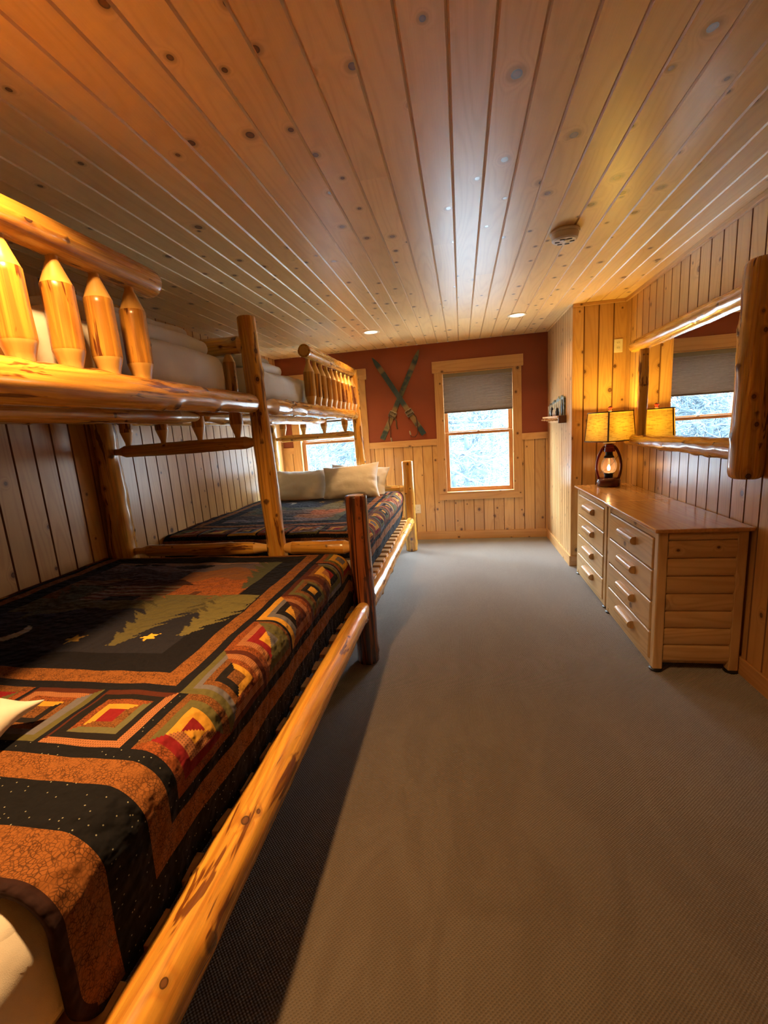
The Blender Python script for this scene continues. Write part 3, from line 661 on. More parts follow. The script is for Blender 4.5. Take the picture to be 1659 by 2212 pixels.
def quilt(name, label, zt, xw, v0, v1, ymap, foot, uend_, inw):
    """cloth over the bed: u runs across (past the edge it is arc length down the side), v along the bed"""
    R = .085; xe = -.775; uend = uend_; RF = .07
    cu = set(); step = .0075
    def grid(a, b, marks):
        pts = sorted(set([a, b] + [m for m in marks if a < m < b])); out = [pts[0]]
        for p, q in zip(pts, pts[1:]):
            n = max(1, int(math.ceil((q - p) / step))); out += [p + (q - p) * i / n for i in range(1, n + 1)]
        return out
    dl = (0, .11, .175, .21, .44, .475, .545, .655, .745)
    mu = [CX + s * (HW + d) for s in (1, -1) for d in dl] + [CX + .74 - i * 1.48 / 6 for i in range(7)] + [CX + s * .74 + k * .2467 / 10 for s in (1,) for k in range(10)]
    mv = [CV + s * (HW + d) for s in (1, -1) for d in dl] + [CV - .74 + i * 1.48 / 6 for i in range(7)]
    us = grid(xw, uend, mu); vs = grid(v0, v1, mv)
    def side(u):
        if u <= xe: return u, 0., 0.
        s = u - xe; L1 = R * PI / 2
        if s < L1: a = s / R; return xe + R * math.sin(a), R * (1 - math.cos(a)), s
        return xe + R - inw * (s - L1), R + (s - L1), s
    vf = foot
    def along(v):
        if v <= vf: return v, 0.
        s = v - vf; L1 = RF * PI / 2
        if s < L1: a = s / RF; return vf + RF * math.sin(a), RF * (1 - math.cos(a))
        return vf + RF, RF + (s - L1)
    mb = MB(); V = []; nu = len(us)
    for v_ in vs:
        for u_ in us:
            u, v = u_, v_; rc = .11; s1 = (u - (uend - rc)) / rc; t1 = ((v0 + rc) - v) / rc
            if s1 > 0 and t1 > 0:
                k_ = max(s1, t1) / math.hypot(s1, t1); u = uend - rc + s1 * k_ * rc; v = v0 + rc - t1 * k_ * rc
            y, dz2 = along(v)
            x, dz, s = side(u)
            w = Vector((u * 4, v * 4, label.__len__()))
            a = noise.noise(w) * .007 + noise.noise(w * 3) * .0035
            z = zt - dz - dz2 + a * (1 if dz < R else .2)
            if dz > 0:
                x += .014 * noise.noise(Vector((v * 5, .3, 0))) * min(1, dz / .2) + .004 * noise.noise(Vector((v * 16, u * 9, 3)))
                if dz > R: x -= 0
            z += .006 * math.sin(min(1, max(0, (u - xw) / .3)) * PI) * 0
            V.append((x, ymap(y), max(z, .405)))
    mb.v = V; nv = len(vs); cols = []
    flip = ymap(1) < ymap(0)
    for j in range(nv - 1):
        for i in range(nu - 1):
            q = [j * nu + i, j * nu + i + 1, (j + 1) * nu + i + 1, (j + 1) * nu + i]
            uvq = [(us[i], vs[j]), (us[i + 1], vs[j]), (us[i + 1], vs[j + 1]), (us[i], vs[j + 1])]
            if flip: q = q[::-1]; uvq = uvq[::-1]
            mb.f.append(tuple(q)); mb.uv.append(uvq); mb.k.append(0)
            uc, vc = (us[i] + us[i + 1]) / 2, (vs[j] + vs[j + 1]) / 2
            c = quilt_col(uc, vc)
            if uc > uend - .012 or vc < v0 + .014: c = (.030, .013, .012, 0)
            cols += list(c) * 4
    o = mb.build(name, m_quilt, smooth=True)
    ca = o.data.color_attributes.new('col', 'FLOAT_COLOR', 'CORNER'); ca.data.foreach_set('color', cols)
    m = o.modifiers.new('thick', 'SOLIDIFY'); m.thickness = .014; m.offset = -1
    return tag(o, label, 'quilt')
quilt('quilt', 'dark patchwork quilt with star, moon, pines and bears on the near lower bed', .745, -2.335, .476, 2.62, lambda y: y, 2.425, -.385, .03)
quilt('quilt', 'blue-lit patchwork quilt with bears on the far lower bed, below white pillows', .745, -2.335, .725, 2.93, mirror_y(5.77), 2.70, -.405, .12)

# ------------------------------------------------------------------ dressers
def dresser(y0, y1, label, xf):
    r = thing('dresser', label, 'dresser', (1.24, (y0 + y1) / 2, 0), 'log-style dressers along the right wall')
    xb = XR - .02; pw = .05; D_ = MP['dress']
    for y in (y0, y1 - pw):
        for x in (xf, xb - pw):
            mb = MB(); mb.box(x, x + pw, y, y + pw, .016, .812, 'z', off=(x * 3, y)); P(mb, 'corner_post', D_, r, bevel=.006)
            mb = MB(); lathe(mb, x + pw / 2, y + pw / 2, [(.03, 0), (.034, .004), (.034, .011), (.026, .016)], 24); P(mb, 'glide', m_black, r, smooth=False)
    mb = MB(); mb.box(xf + .012, xb - .012, y0 + .018, y1 - .018, .05, .80, 'z'); P(mb, 'carcass', D_, r)
    n = 7; z0 = .062; hz = (.765 - z0) / n
    for yy, sg in ((y0 + .018, -1), (y1 - .018, 1)):
        for i in range(n + 1):
            za = z0 + i * hz; zb2 = min(za + hz, .81); mb = MB()
            seg = 8; x0, x1 = xf + pw, xb - pw
            if sg > 0 and i > 6: pass
            pts = []
            for k in range(seg + 1):
                a = PI * k / seg; hh = (zb2 - za) / 2; pts.append((.019 * math.sin(a) ** .6, za + hh - hh * math.cos(a)))
            for k in range(seg):
                (d0, q0), (d1, q1) = pts[k], pts[k + 1]
                f = [(x0, yy + sg * d0, q0), (x1, yy + sg * d0, q0), (x1, yy + sg * d1, q1), (x0, yy + sg * d1, q1)]
                uvq = [(q0 + i * .7, x0), (q0 + i * .7, x1), (q1 + i * .7, x1), (q1 + i * .7, x0)]
                if sg > 0: f = f[::-1]; uvq = uvq[::-1]
                mb.quad(f, uvq)
            P(mb, 'side_slat', D_, r, smooth=False)
    zs = [.048, .222, .402, .586, .770]
    for i in range(4):
        za, zb2 = zs[i] + .004, zs[i + 1] - .004
        mb = MB(); mb.box(xf - .006, xf + .016, y0 + pw + .006, y1 - pw - .006, za, zb2, 'y', off=(i * .37 + y0, i * 2.1)); d = P(mb, 'drawer', D_, r, bevel=.009, seg=3)
        zc = (za + zb2) / 2 + .012; yc = (y0 + y1) / 2; hl = .125
        mb = MB(); k = 10; x0 = xf - .006; rr = .028
        prof = [(x0, zc - rr * .9)] + [(x0 - rr * .35 - rr * .9 * math.sin(PI * q / k), zc - rr * .9 * math.cos(PI * q / k)) for q in range(k + 1)] + [(x0, zc + rr * .9)]
        for (a, b), (c, e) in zip(prof, prof[1:]): mb.quad([(a, yc - hl, b), (c, yc - hl, e), (c, yc + hl, e), (a, yc + hl, b)], [(b, 0), (e, 0), (e, .24), (b, .24)])
        for s in (-1, 1):
            f = [(a, yc + s * hl, b) for a, b in prof]; mb.quad(f if s < 0 else f[::-1], [(a, b) for a, b in prof], 0)
        h = P(mb, 'handle', D_, r, bevel=.002); w = h.matrix_world.copy(); h.parent = d; h.matrix_parent_inverse = d.matrix_parent_inverse.copy(); h.matrix_parent_inverse = Matrix.Identity(4)
    mb = MB(); mb.box(xf + .004, xf + .024, y0 + pw, y1 - pw, .016, .048, 'y'); P(mb, 'front_rail', D_, r, bevel=.002)
    mb = MB(); mb.box(xf + .004, xf + .024, y0 + pw, y1 - pw, .770, .812, 'y', off=(.5, .9)); P(mb, 'front_rail', D_, r, bevel=.002)
    mb = MB(); mb.box(xf - .025, XR - .004, y0 - .022, y1 + .022, .812, .834, 'y'); P(mb, 'top', MP['dtop'], r, bevel=.007, seg=3)
dresser(2.505, 3.345, 'pine dresser nearer the camera, round log slats on its open side', 1.02)
dresser(3.392, 4.232, 'pine dresser in the alcove corner with the lantern lamp on it', 1.026)

# ------------------------------------------------------------------ lantern lamp
def lantern(cx, cy, z0):
    lath = lambda mb, x, y, pr, n=32, close=True: lathe(mb, x, y, [(q * .83, z) for q, z in pr], n, close=close)
    r = thing('lantern_table_lamp', 'red barn-lantern table lamp with a square burlap shade on the far dresser', 'table lamp', (cx, cy, z0))
    mr = simple('red_enamel', (.16, .012, .008), .22, 0); mr2 = simple('dark_red_enamel', (.07, .008, .006), .2); mk = simple('dark_burner_metal', (.02, .017, .014), .35, .6); mc = simple('cream_cap', (.8, .6, .35), .4)
    mb = MB(); lath(mb, cx, cy, [(.10, z0 + .0005), (.112, z0 + .006), (.114, z0 + .05), (.108, z0 + .064), (.085, z0 + .076), (.03, z0 + .08)], 40); P(mb, 'base', mr2, r, smooth=True)
    dx, dy = math.cos(.29), -math.sin(.29) * 0 + .0
    ax = Vector((math.cos(-.29), math.sin(-.29), 0))
    for s in (-1, 1):
        mb = MB(); pts = []
        for i in range(25):
            t2 = i / 24; w = .070 + .026 * math.sin(PI * t2) ** .8 - .022 * t2 ** 3; pts.append(Vector((cx, cy, z0 + .05 + t2 * .285)) + ax * s * w)
        pts.append(Vector((cx, cy, z0 + .348)) + ax * s * .036)
        tube(mb, pts, .0115, 14); P(mb, 'side_tube', mr2 if s > 0 else mr, r, smooth=True)
    mb = MB(); lath(mb, cx, cy, [(.035, z0 + .08), (.042, z0 + .085), (.042, z0 + .108), (.05, z0 + .112), (.05, z0 + .118), (.03, z0 + .12)], 32)
    P(mb, 'burner', mk, r, smooth=False)
    t = NT('lantern_globe_glass'); tr = t.n('ShaderNodeBsdfTransparent', Color=(1, .86, .72, 1)); gl = t.n('ShaderNodeBsdfGlossy', Roughness=.05); tl = t.n('ShaderNodeBsdfTranslucent', Color=(.9, .6, .4, 1))
    m1 = t.n('ShaderNodeMixShader', i0=.25, i1=tr.outputs[0], i2=tl.outputs[0]); fz = t.n('ShaderNodeFresnel', IOR=1.35); m2 = t.n('ShaderNodeMixShader', i0=fz.outputs[0], i1=m1.outputs[0], i2=gl.outputs[0]); t.t.links.new(m2.outputs[0], t.out.inputs[0])
    mb = MB(); lath(mb, cx, cy, [(.046, z0 + .119), (.062, z0 + .130), (.073, z0 + .150), (.077, z0 + .172), (.075, z0 + .195), (.066, z0 + .222), (.054, z0 + .24), (.045, z0 + .25)], 40, close=False); P(mb, 'globe', t.m, r, smooth=True)
    mb = MB(); lath(mb, cx, cy, [(.0, z0 + .135), (.010, z0 + .14), (.016, z0 + .155), (.012, z0 + .17), (.004, z0 + .186), (0, z0 + .19)], 20, close=False); P(mb, 'flame_bulb', m_flame, r, smooth=True)
    mb = MB(); lath(mb, cx, cy, [(.048, z0 + .249), (.05, z0 + .256), (.038, z0 + .27), (.034, z0 + .29), (.036, z0 + .302)], 32); P(mb, 'chimney', mk, r, smooth=False)
    mb = MB(); lath(mb, cx, cy, [(.03, z0 + .30), (.056, z0 + .302), (.052, z0 + .335), (.046, z0 + .34), (.046, z0 + .362), (.02, z0 + .37)], 40); P(mb, 'hood', mr, r, smooth=False)
    mb = MB(); lath(mb, cx, cy, [(.02, z0 + .368), (.058, z0 + .374), (.055, z0 + .382), (.02, z0 + .388)], 32); P(mb, 'cap', mc, r, smooth=True)
    mb = MB(); tube(mb, [(cx, cy, z0 + .385), (cx, cy, z0 + .64)], .007, 12); lath(mb, cx, cy, [(.014, z0 + .386), (.016, z0 + .40), (.010, z0 + .415)], 20); P(mb, 'stem', mr, r, smooth=True)
    # wire guard
    mb = MB(); v = Vector((cx, cy, 0)); q = Vector((-.29, -.957, 0))
    tube(mb, [v + ax * -.068 + Vector((0, 0, z0 + .12)) + q * .05, v + q * .070 + ax * -.018 + Vector((0, 0, z0 + .155)), v + q * .072 + ax * .026 + Vector((0, 0, z0 + .20)), v + ax * .074 + Vector((0, 0, z0 + .275)) + q * .04], .0016, 6); P(mb, 'guard_wire', mk, r, smooth=True)
    # square tapered shade, a corner towards the room
    zb, zt = z0 + .395, z0 + .638; Rb, Rt = .198, .176; ph = D(250)
    cb = [Vector((cx + Rb * math.cos(ph + i * PI / 2), cy + Rb * math.sin(ph + i * PI / 2), zb)) for i in range(4)]; ct = [Vector((cx + Rt * math.cos(ph + i * PI / 2), cy + Rt * math.sin(ph + i * PI / 2), zt)) for i in range(4)]
    mb = MB()
    for i in range(4):
        j = (i + 1) % 4; w = (cb[i] - cb[j]).length; mb.quad([cb[i], cb[j], ct[j], ct[i]], [(i * .5, 0), (i * .5 + w, 0), (i * .5 + w, .25), (i * .5, .25)])
    sh = P(mb, 'lamp_shade', m_burlap, r)
    md = simple('shade_binding', (.06, .03, .014), .8)
    for ring in (cb, ct):
        mb = MB()
        for i in range(4):
            tube(mb, [ring[i], ring[(i + 1) % 4]], .0048, 8)
        o = P(mb, 'binding', md, r, smooth=True); o.parent = sh; o.matrix_parent_inverse = Matrix.Identity(4)
    for i in range(4):
        mb = MB(); dn = (cb[i] - Vector((cx, cy, zb))).normalized(); tg = Vector((-dn.y, dn.x, 0)); a1 = (cb[(i + 1) % 4] - cb[i]).normalized(); a2 = (cb[(i - 1) % 4] - cb[i]).normalized(); e = dn * .0015; w = .009
        for aa in (a1, a2):
            mb.quad([cb[i] + e, cb[i] + e + aa * w, ct[i] + e + aa * w, ct[i] + e], [(0, 0)] * 4)
        o = P(mb, 'corner_strip', md, r); o.parent = sh; o.matrix_parent_inverse = Matrix.Identity(4)
    mb = MB()
    for i in range(4): tube(mb, [ct[i] + Vector((0, 0, -.004)), (cx, cy, zt - .004)], .0022, 6)
    P(mb, 'harp', mk, r)
    mb = MB(); lathe(mb, cx, cy, [(.0, z0 + .475), (.014, z0 + .48), (.028, z0 + .505), (.030, z0 + .53), (.022, z0 + .555), (0, z0 + .568)], 24, close=False); P(mb, 'bulb', m_bulb, r, smooth=True)
    mb = MB(); lathe(mb, cx, cy, [(.012, zt), (.015, zt + .012), (.008, zt + .02), (.02, zt + .034), (.012, zt + .046), (0, zt + .05)], 20); P(mb, 'finial', mr, r, smooth=True)
    area('shade_lamp', (cx, cy, z0 + .622), .11, 9, (1, .62, .10), rot=(PI, 0, 0))
lantern(1.255, 4.13, .834)

# ------------------------------------------------------------------ log mirror
def mirror():
    r = thing('log_mirror', 'wall mirror in a varnished log frame above the dressers', 'mirror', (XR, 3.3, 1.6))
    mb = MB(); mb.box(1.436, 1.444, 2.55, 3.97, 1.22, 1.995, 'z'); P(mb, 'mirror_glass', m_mirror, r)
    mb = MB(); mb.box(1.445, XR - .001, 2.58, 3.93, 1.25, 1.96, 'z'); P(mb, 'backing', m_board, r)
    x = 1.425
    L(r, 'frame_log', (x, 2.535, 1.995), (x - .003, 4.115, 1.985), .052, .050, knots=9, lump=.06, n=32, dome=(.3, .7))
    L(r, 'frame_log', (x - .01, 2.535, 1.225), (x, 4.19, 1.225), .056, .046, knots=9, lump=.12, n=32, dome=(.3, .9), kh=.12)
    L(r, 'frame_log', (x - .012, 2.515, 1.085), (x - .012, 2.515, 2.12), .076, .070, knots=7, lump=.06, n=32, dome=(.8, .6))
    L(r, 'frame_log', (x + .012, 3.945, 1.25), (x + .012, 3.945, 1.97), .038, .036, knots=8, lump=.18, n=28, kh=.14)
mirror()

# ------------------------------------------------------------------ skis on the red wall
def ski(tip, tail, yo, label, seed, paint2):
    t = NT('ski_paint_%d' % seed); uv = t.n('ShaderNodeTexCoord').outputs['Object']; s2 = t.n('ShaderNodeSeparateXYZ', i0=uv)
    base = t.mix(t.smooth(t.noise(uv, 14, 4), .42, .62), (.022, .050, .058), paint2)
    bare = t.mix(t.noise(uv, 40, 3), (.28, .17, .06), (.16, .13, .07))
    zz = s2.outputs[2]
    wear = t.math('MAXIMUM', t.math('MULTIPLY', t.smooth(zz, .10, .14), t.smooth(zz, .46, .40)), t.math('MULTIPLY', t.math('MULTIPLY', t.smooth(zz, .90, .93), t.smooth(zz, 1.01, .97)), .8))
    wear = t.math('MULTIPLY', wear, t.smooth(t.noise(uv, 9, 3), .3, .5))
    b = t.bsdf(Base__Color=t.mix(wear, base, bare), Roughness=.45)
    tip = Vector(tip); tail = Vector(tail); dd = tip - tail; Ln = dd.length; ang = math.atan2(dd.x, dd.z)
    r = thing('ski', label, 'ski', (tail.x, YF - yo, tail.y if False else tail.z), 'old crossed skis on the red wall'); r.rotation_euler = (0, ang, 0)
    mb = MB(); n = 40; hw = .033
    def wd(t_): return hw * (1.0 if t_ < .86 else max(.12, 1 - ((t_ - .86) / .14) ** 2.2 * .9)) * (1 - .08 * math.sin(PI * min(1, t_)))
    def yy(t_): return -(.0 + (.05 * max(0, (t_ - .86) / .14) ** 2))
    for i in range(n):
        a, c = i / n, (i + 1) / n
        for (d0, d1) in ((-.010, -.010), (0, 0)):
            pass
        za, zc = a * Ln, c * Ln; wa, wc = wd(a), wd(c); ya, yc = yy(a), yy(c)
        mb.quad([(-wa, ya - .011, za), (wa, ya - .011, za), (wc, yc - .011, zc), (-wc, yc - .011, zc)], [(0, 0)] * 4)
        mb.quad([(wa, ya, za), (-wa, ya, za), (-wc, yc, zc), (wc, yc, zc)], [(0, 0)] * 4)
        mb.quad([(-wa, ya, za), (-wa, ya - .011, za), (-wc, yc - .011, zc), (-wc, yc, zc)], [(0, 0)] * 4); mb.quad([(wa, ya - .011, za), (wa, ya, za), (wc, yc, zc), (wc, yc - .011, zc)], [(0, 0)] * 4)
    mb.quad([(-hw, 0, 0), (hw, 0, 0), (hw, -.011, 0), (-hw, -.011, 0)], [(0, 0)] * 4); mb.quad([(-wd(1), yy(1) - .011, Ln), (wd(1), yy(1) - .011, Ln), (wd(1), yy(1), Ln), (-wd(1), yy(1), Ln)], [(0, 0)] * 4)
    mb.build('ski_board', t.m, r)
    ml = simple('binding_leather_%d' % seed, (.10, .065, .03), .6); mm = simple('binding_metal_%d' % seed, (.35, .33, .27), .4, .7)
    zb = Ln * .27
    mb = MB()
    for k, (dz, hh) in enumerate(((0, .026), (.045, .02))):
        pts = [(-.042, -.004, zb + dz), (-.040, -.022, zb + dz), (-.012, -hh - .014, zb + dz + .004), (.015, -hh - .012, zb + dz - .004), (.040, -.022, zb + dz), (.042, -.004, zb + dz)]
        for p_, q_ in zip(pts, pts[1:]): tube(mb, [p_, q_], .0085, 8)
    mb.build('toe_strap', ml, r, smooth=True)
    mb = MB(); mb.box(-.045, .045, -.017, -.010, zb - .02, zb + .062); mb.box(-.046, -.041, -.036, -.01, zb - .01, zb + .05); mb.box(.041, .046, -.036, -.01, zb - .01, zb + .05); mb.build('toe_plate', mm, r, bevel=.002)
    mb = MB(); ca, sa = math.cos(-ang), math.sin(-ang)
    def hang(p0, pts):
        out = []
        for dx, dz in pts:   # world offsets -> local
            out.append((p0[0] + dx * math.cos(ang) - dz * math.sin(ang), p0[1], p0[2] + dx * math.sin(ang) + dz * math.cos(ang)))
        return out
    if seed == 1: pts = hang((.03, -.022, zb), [(0, 0), (.045, -.06), (.055, -.17), (.055, -.26), (.02, -.30), (-.03, -.295), (-.045, -.22)])
    else: pts = hang((-.035, -.022, zb), [(0, 0), (-.01, -.08), (.005, -.18), (.0, -.26), (.012, -.33)])
    tube(mb, pts, .0055, 8); mb.build('heel_strap', simple('strap_leather_%d' % seed, (.07, .02, .012), .6), r, smooth=True)
    mb = MB(); e = Vector(pts[-1]); e0 = Vector(pts[-2]); tube(mb, [e0.lerp(e, .3), e0.lerp(e, .6), e], [.007, .010, .007], 8); mb.build('buckle', mm, r, smooth=True)
    if seed == 2:
        mb = MB(); tube(mb, hang((.035, -.02, zb), [(0, 0), (.022, -.05), (.018, -.10), (.03, -.15)]), .008, 8); mb.build('loose_strap', ml, r, smooth=True)
ski((-.475, 0, 2.375), (-1.00, 0, 1.335), .004, 'old blue-green ski with its tip at the upper right, behind the other', 2, (.10, .105, .055))
ski((-1.048, 0, 2.33), (-.462, 0, 1.365), .032, 'old blue ski with its tip at the upper left, crossing in front', 1, (.032, .062, .068))

# ------------------------------------------------------------------ small wall and ceiling things
def rack():
    r = thing('peg_rack', 'green carved forest scene with a little peg shelf on the narrow side wall', 'wall rack', (XS, 5.1, 1.45))
    ya, yb = 4.68, 5.50
    mb = MB(); n = 33; pts = []
    hts = [.165, .18, .15, .175, .155, .13, .15, .135, .11, .125, .10]
    for i in range(n):
        f = i / (n - 1); y = ya + .02 + f * (yb - ya - .04); k = f * 11; h = hts[min(10, int(k))] + .022 * abs(math.sin(PI * (k % 1))); pts.append((y, 1.475 + h))
    x0, x1 = XS - .022, XS - .002
    for (a, h0), (b, h1) in zip(pts, pts[1:]):
        mb.quad([(x0, b, 1.474), (x0, a, 1.474), (x0, a, h0), (x0, b, h1)], [(b, 0), (a, 0), (a, h0), (b, h1)]); mb.quad([(x0, b, h1), (x0, a, h0), (x1, a, h0), (x1, b, h1)], [(0, 0)] * 4); mb.quad([(x1, a, 1.474), (x1, b, 1.474), (x1, b, h1), (x1, a, h0)], [(0, 0)] * 4)
    mb.quad([(x0, ya + .02, 1.474), (x1, ya + .02, 1.474), (x1, ya + .02, pts[0][1]), (x0, ya + .02, pts[0][1])], [(0, 0)] * 4)
    t = NT('carved_scene_paint'); tc = t.n('ShaderNodeTexCoord').outputs['Object']
    t.bsdf(Base__Color=t.mix(t.smooth(t.noise(tc, 34, 4), .4, .62), (.035, .05, .04), (.14, .16, .12)), Roughness=.6); P(mb, 'carved_scene', t.m, r)
    mw = simple('birch_white', (.5, .5, .46), .6); mbk = simple('bear_black', (.012, .012, .014), .6)
    rd = random.Random(4)
    for i in range(8):
        y = ya + .06 + i * .098; mb = MB(); tube(mb, [(x0 - .004, y, 1.475), (x0 - .004, y + .006, 1.475 + .155 - i * .006)], .0075, 8); P(mb, 'birch_trunk', mw if i > 0 else mbk, r, smooth=True)
    for y, s, m in ((5.16, .042, mbk), (5.05, .03, mw), (4.97, .03, mw), (4.89, .036, mbk)):
        mb = MB(); lathe(mb, x0 - .022, y, [(.004, 1.474), (.016, 1.478), (.018, 1.478 + s), (.013, 1.478 + s * 1.5), (.016, 1.478 + s * 1.8), (0, 1.478 + s * 2.3)], 14, close=False); P(mb, 'animal_figure', m, r, smooth=True)
    mb = MB(); mb.box(XS - .085, XS - .001, ya, yb, 1.455, 1.474, 'y'); mb.box(XS - .020, XS - .001, ya, yb, 1.405, 1.455, 'y'); P(mb, 'shelf', MP['trim'], r, bevel=.003)
    mb = MB(); mb.box(XS - .075, XS - .001, ya - .012, ya + .012, 1.40, 1.475, 'y'); P(mb, 'bracket', simple('bracket_brown', (.10, .035, .012), .5), r, bevel=.004)
    for i in range(5):
        y = ya + .10 + i * .165; mb = MB()
        pr = [(.006, 0), (.006, .015), (.012, .022), (.012, .028), (.006, .034), (.005, .044), (.011, .052), (.011, .058), (.005, .066), (.010, .076), (.006, .084)]
        tube(mb, [(XS - .02 - d, y, 1.43 + d * .12) for _, d in pr], [q for q, _ in pr], 12); P(mb, 'peg', MP['trim'], r, smooth=True)
rack()
def plate(name, label, cat, loc, axis, kind):
    r = thing(name, label, cat, loc); x, y, z = loc; mb = MB(); mb.box(x - .036, x + .036, y - .006, y, z - .058, z + .058); P(mb, 'cover_plate', m_plate, r, bevel=.003)
    for dz in (-.022, .022):
        mb = MB(); lathe(mb, 0, 0, [(.0165, -.002), (.0165, .0), (.015, .001)], 24); o = mb.build('socket', m_plate, r); o.rotation_euler = (PI / 2, 0, 0); o.location = (0, -.0065, dz)
        for sx in (-.006, .006):
            s = MB(); s.box(sx - .0013, sx + .0013, -.0085, -.0072, dz - .002, dz + .007); s.build('slot', m_dslot, r)
plate('power_outlet', 'ivory power outlet low on the far wall beside the bunk corner post', 'outlet', (-.592, YF, .412), 'y', 0)
plate('power_outlet', 'ivory power outlet high on the yellow-lit wall above the lamp', 'outlet', (1.405, YA, 2.05), 'y', 0)
r = thing('smoke_detector', 'round white smoke detector on the board ceiling', 'smoke detector', (.585, 2.755, ZC))
mb = MB(); lathe(mb, .585, 2.755, [(.074, ZC - .0005), (.078, ZC - .008), (.074, ZC - .016)], 48); P(mb, 'mounting_plate', m_plast, r, smooth=False)
mb = MB(); lathe(mb, .585, 2.755, [(.070, ZC - .016), (.071, ZC - .022), (.066, ZC - .045), (.056, ZC - .052), (.02, ZC - .054), (.0, ZC - .054)], 48, close=False); P(mb, 'housing', m_plast, r, smooth=False)
for i in range(6):
    mb = MB(); a = i * PI / 3; c = Vector((.585 + .038 * math.cos(a), 2.755 + .038 * math.sin(a), ZC - .054)); mb.box(c.x - .012, c.x + .012, c.y - .003, c.y + .003, c.z - .002, c.z + .002); P(mb, 'vent', m_dslot, r)
mb = MB(); lathe(mb, .585, 2.735, [(.010, ZC - .054), (.010, ZC - .058), (.0, ZC - .059)], 20, close=False); P(mb, 'test_button', m_bag, r)
for i, (lx, ly, p) in enumerate(LAMPS):
    if ly < 2: lab = 'recessed ceiling downlight over the %s' % ('near bunk' if lx < 0 else 'carpet by the doorway')
    else: lab = ('round recessed downlight glowing near the far bunk\'s guard rail' if lx < 0 else 'round recessed downlight glowing near the narrow side wall')
    r = thing('ceiling_downlight', lab, 'ceiling light', (lx, ly, ZC), 'recessed ceiling downlights')
    mb = MB(); lathe(mb, lx, ly, [(.088, ZC - .001), (.090, ZC - .005), (.082, ZC - .008), (.068, ZC - .006), (.064, ZC - .002)], 40, close=False); P(mb, 'trim_ring', simple('downlight_trim_%d' % i, (.85, .8, .7), .4), r, smooth=True)
    mb = MB(); lathe(mb, lx, ly, [(0, ZC - .0040), (.065, ZC - .0035)], 40, close=False); P(mb, 'lens', m_lens, r)

# ------------------------------------------------------------------ outside: snowy woods
GZ = lambda y: -3.2 - .17 * (y - 6)
mb = MB(); n = 40
for i in range(n):
    for j in range(n):
        def pt(i, j):
            x = -30 + 60 * i / n; y = 6.2 + 42 * (j / n) ** 1.5; return (x, y, GZ(y) + .35 * noise.noise(Vector((x * .2, y * .2, 0))))
        mb.quad([pt(i, j), pt(i + 1, j), pt(i + 1, j + 1), pt(i, j + 1)], [(0, 0)] * 4)
m_snow = simple('snow', (.8, .85, .9), .8)
tag(mb.build('snow_ground', m_snow, smooth=True), kind='structure')
mb = MB(); bt = [(-1.45, .42), (-1.0, .26), (-.45, .08), (-.05, -.16), (.45, -.5), (.9, -1.0)]
for (xa, za), (xb, zb) in zip(bt, bt[1:]):
    mb.quad([(xa, 7.6, za), (xb, 7.6, zb), (xb, 9.4, zb + .05), (xa, 9.4, za + .05)], [(0, 0)] * 4); mb.quad([(xa, 7.6, -3.9), (xb, 7.6, -3.9), (xb, 7.6, zb), (xa, 7.6, za)], [(0, 0)] * 4)
tag(mb.build('snow_bank', m_snow), 'white snow bank sloping below the right-hand window', 'snow bank')
t = NT('frosted_bark'); tc = t.n('ShaderNodeTexCoord').outputs['Object']
t.bsdf(Base__Color=t.mix(t.smooth(t.noise(tc, 5, 4), .42, .6), (.014, .027, .038), (.032, .05, .064)), Roughness=.9); m_bark = t.m
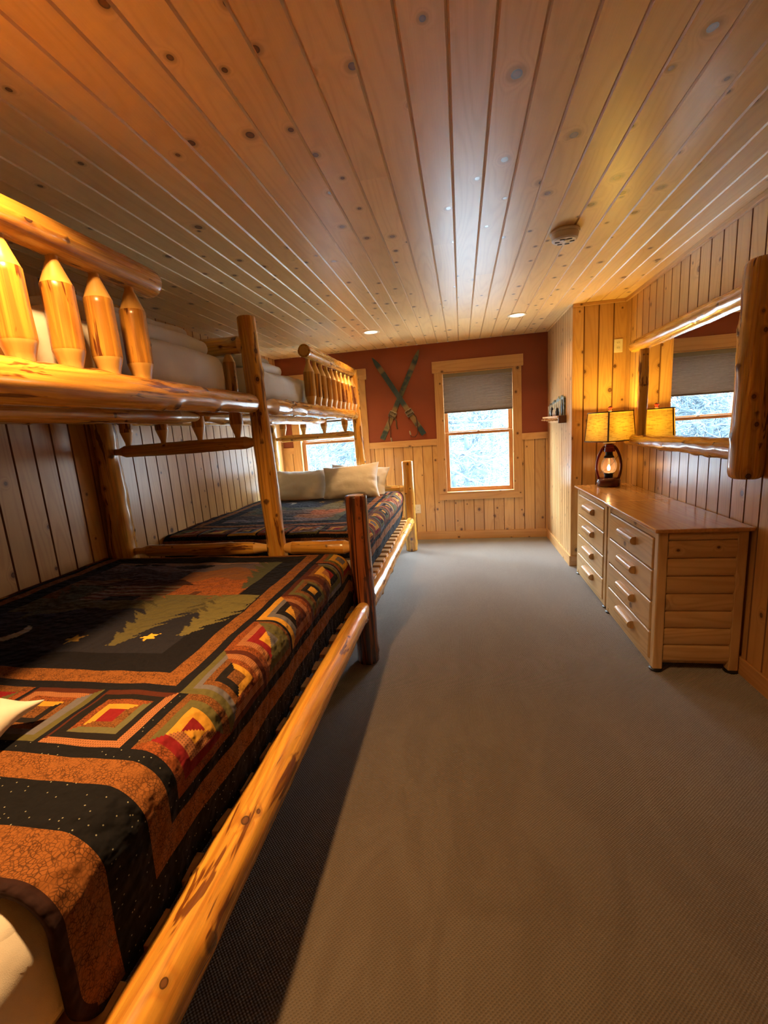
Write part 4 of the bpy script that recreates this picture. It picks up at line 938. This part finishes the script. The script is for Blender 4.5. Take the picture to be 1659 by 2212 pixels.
def tree(x, y, h, r, seed, label):
    rd = random.Random(seed); mb = MB(); z0 = GZ(y) - .2; h = h + 4
    lean = rd.uniform(-.05, .05); N = 8
    def tp(f): return Vector((x + lean * h * f + .12 * math.sin(f * 5 + seed), y, z0 + h * f))
    tube(mb, [tp(i / N) for i in range(N + 1)], [r * (1 - .8 * i / N) for i in range(N + 1)], 8)
    def branch(p, d, ln, rr, dep):
        q = [p]; cur = p; dd = d
        for k in range(4):
            dd = (dd + Vector((rd.uniform(-.35, .35), rd.uniform(-.35, .35), rd.uniform(-.22, .25)))).normalized(); cur = cur + dd * ln / 4; q.append(cur)
        tube(mb, q, [rr * (1 - .16 * k) for k in range(5)], 4 if dep == 0 else 5)
        if dep > 0:
            for k in range(1, 5):
                for _ in range(2):
                    d2 = (dd + Vector((rd.uniform(-1, 1), rd.uniform(-1, 1), rd.uniform(-.6, .7)))).normalized(); branch(q[k], d2, ln * rd.uniform(.4, .65), max(.006, rr * .58), dep - 1)
    for i in range(int(h * 2.6)):
        zz = rd.uniform(-1.2 - .08 * y, 1.6 + .30 * y); f = (zz - z0) / h
        if not .03 < f < .98: continue
        a = rd.uniform(0, 2 * PI); branch(tp(f), Vector((math.cos(a), math.sin(a) * .6, rd.uniform(-.25, .45))).normalized(), rd.uniform(.8, 2.1) * (1.15 - f * .6), r * .26 * (1.1 - f) + .014, 2)
    tag(mb.build('bare_tree', m_bark), label, 'tree', 'frosted trees outside the windows')
rd = random.Random(8)
k = 0
for (x, y, h, r) in [(-1.9, 12.5, 8, .10), (-.55, 11, 7, .07), (.35, 12, 8, .09), (1.05, 13.5, 9, .11), (1.9, 16, 9, .1), (-3.3, 12, 8, .10), (-4.2, 14, 8, .09), (-.2, 17, 10, .12), (.9, 20, 10, .12), (-5.2, 15.5, 9, .1), (-2.6, 18, 10, .13), (-6.2, 19, 9, .12), (-3.9, 10.2, 6, .06), (2.6, 19, 10, .12), (-1.2, 21, 11, .13), (-4.8, 21, 11, .13), (-7.5, 20, 11, .13), (4.6, 19, 10, .12), (-.9, 25, 11, .14), (.4, 27, 11, .14), (1.9, 26, 11, .13), (-5.6, 25, 11, .14), (-8.6, 27, 11, .14), (-3.0, 26, 11, .14), (-10.2, 28, 11, .14), (3.4, 28, 11, .14)]:
    k += 1
    side = 'right-hand' if x > -2.3 else 'left-hand'
    dist = 'close' if y < 13 else ('middle' if y < 17 else 'distant')
    tree(x, y, h, r, k, {'close': 'bare frosted tree close outside the %s window', 'middle': 'bare frosted tree a little back beyond the %s window', 'distant': 'pale bare tree deep in the woods beyond the %s window'}[dist] % side)
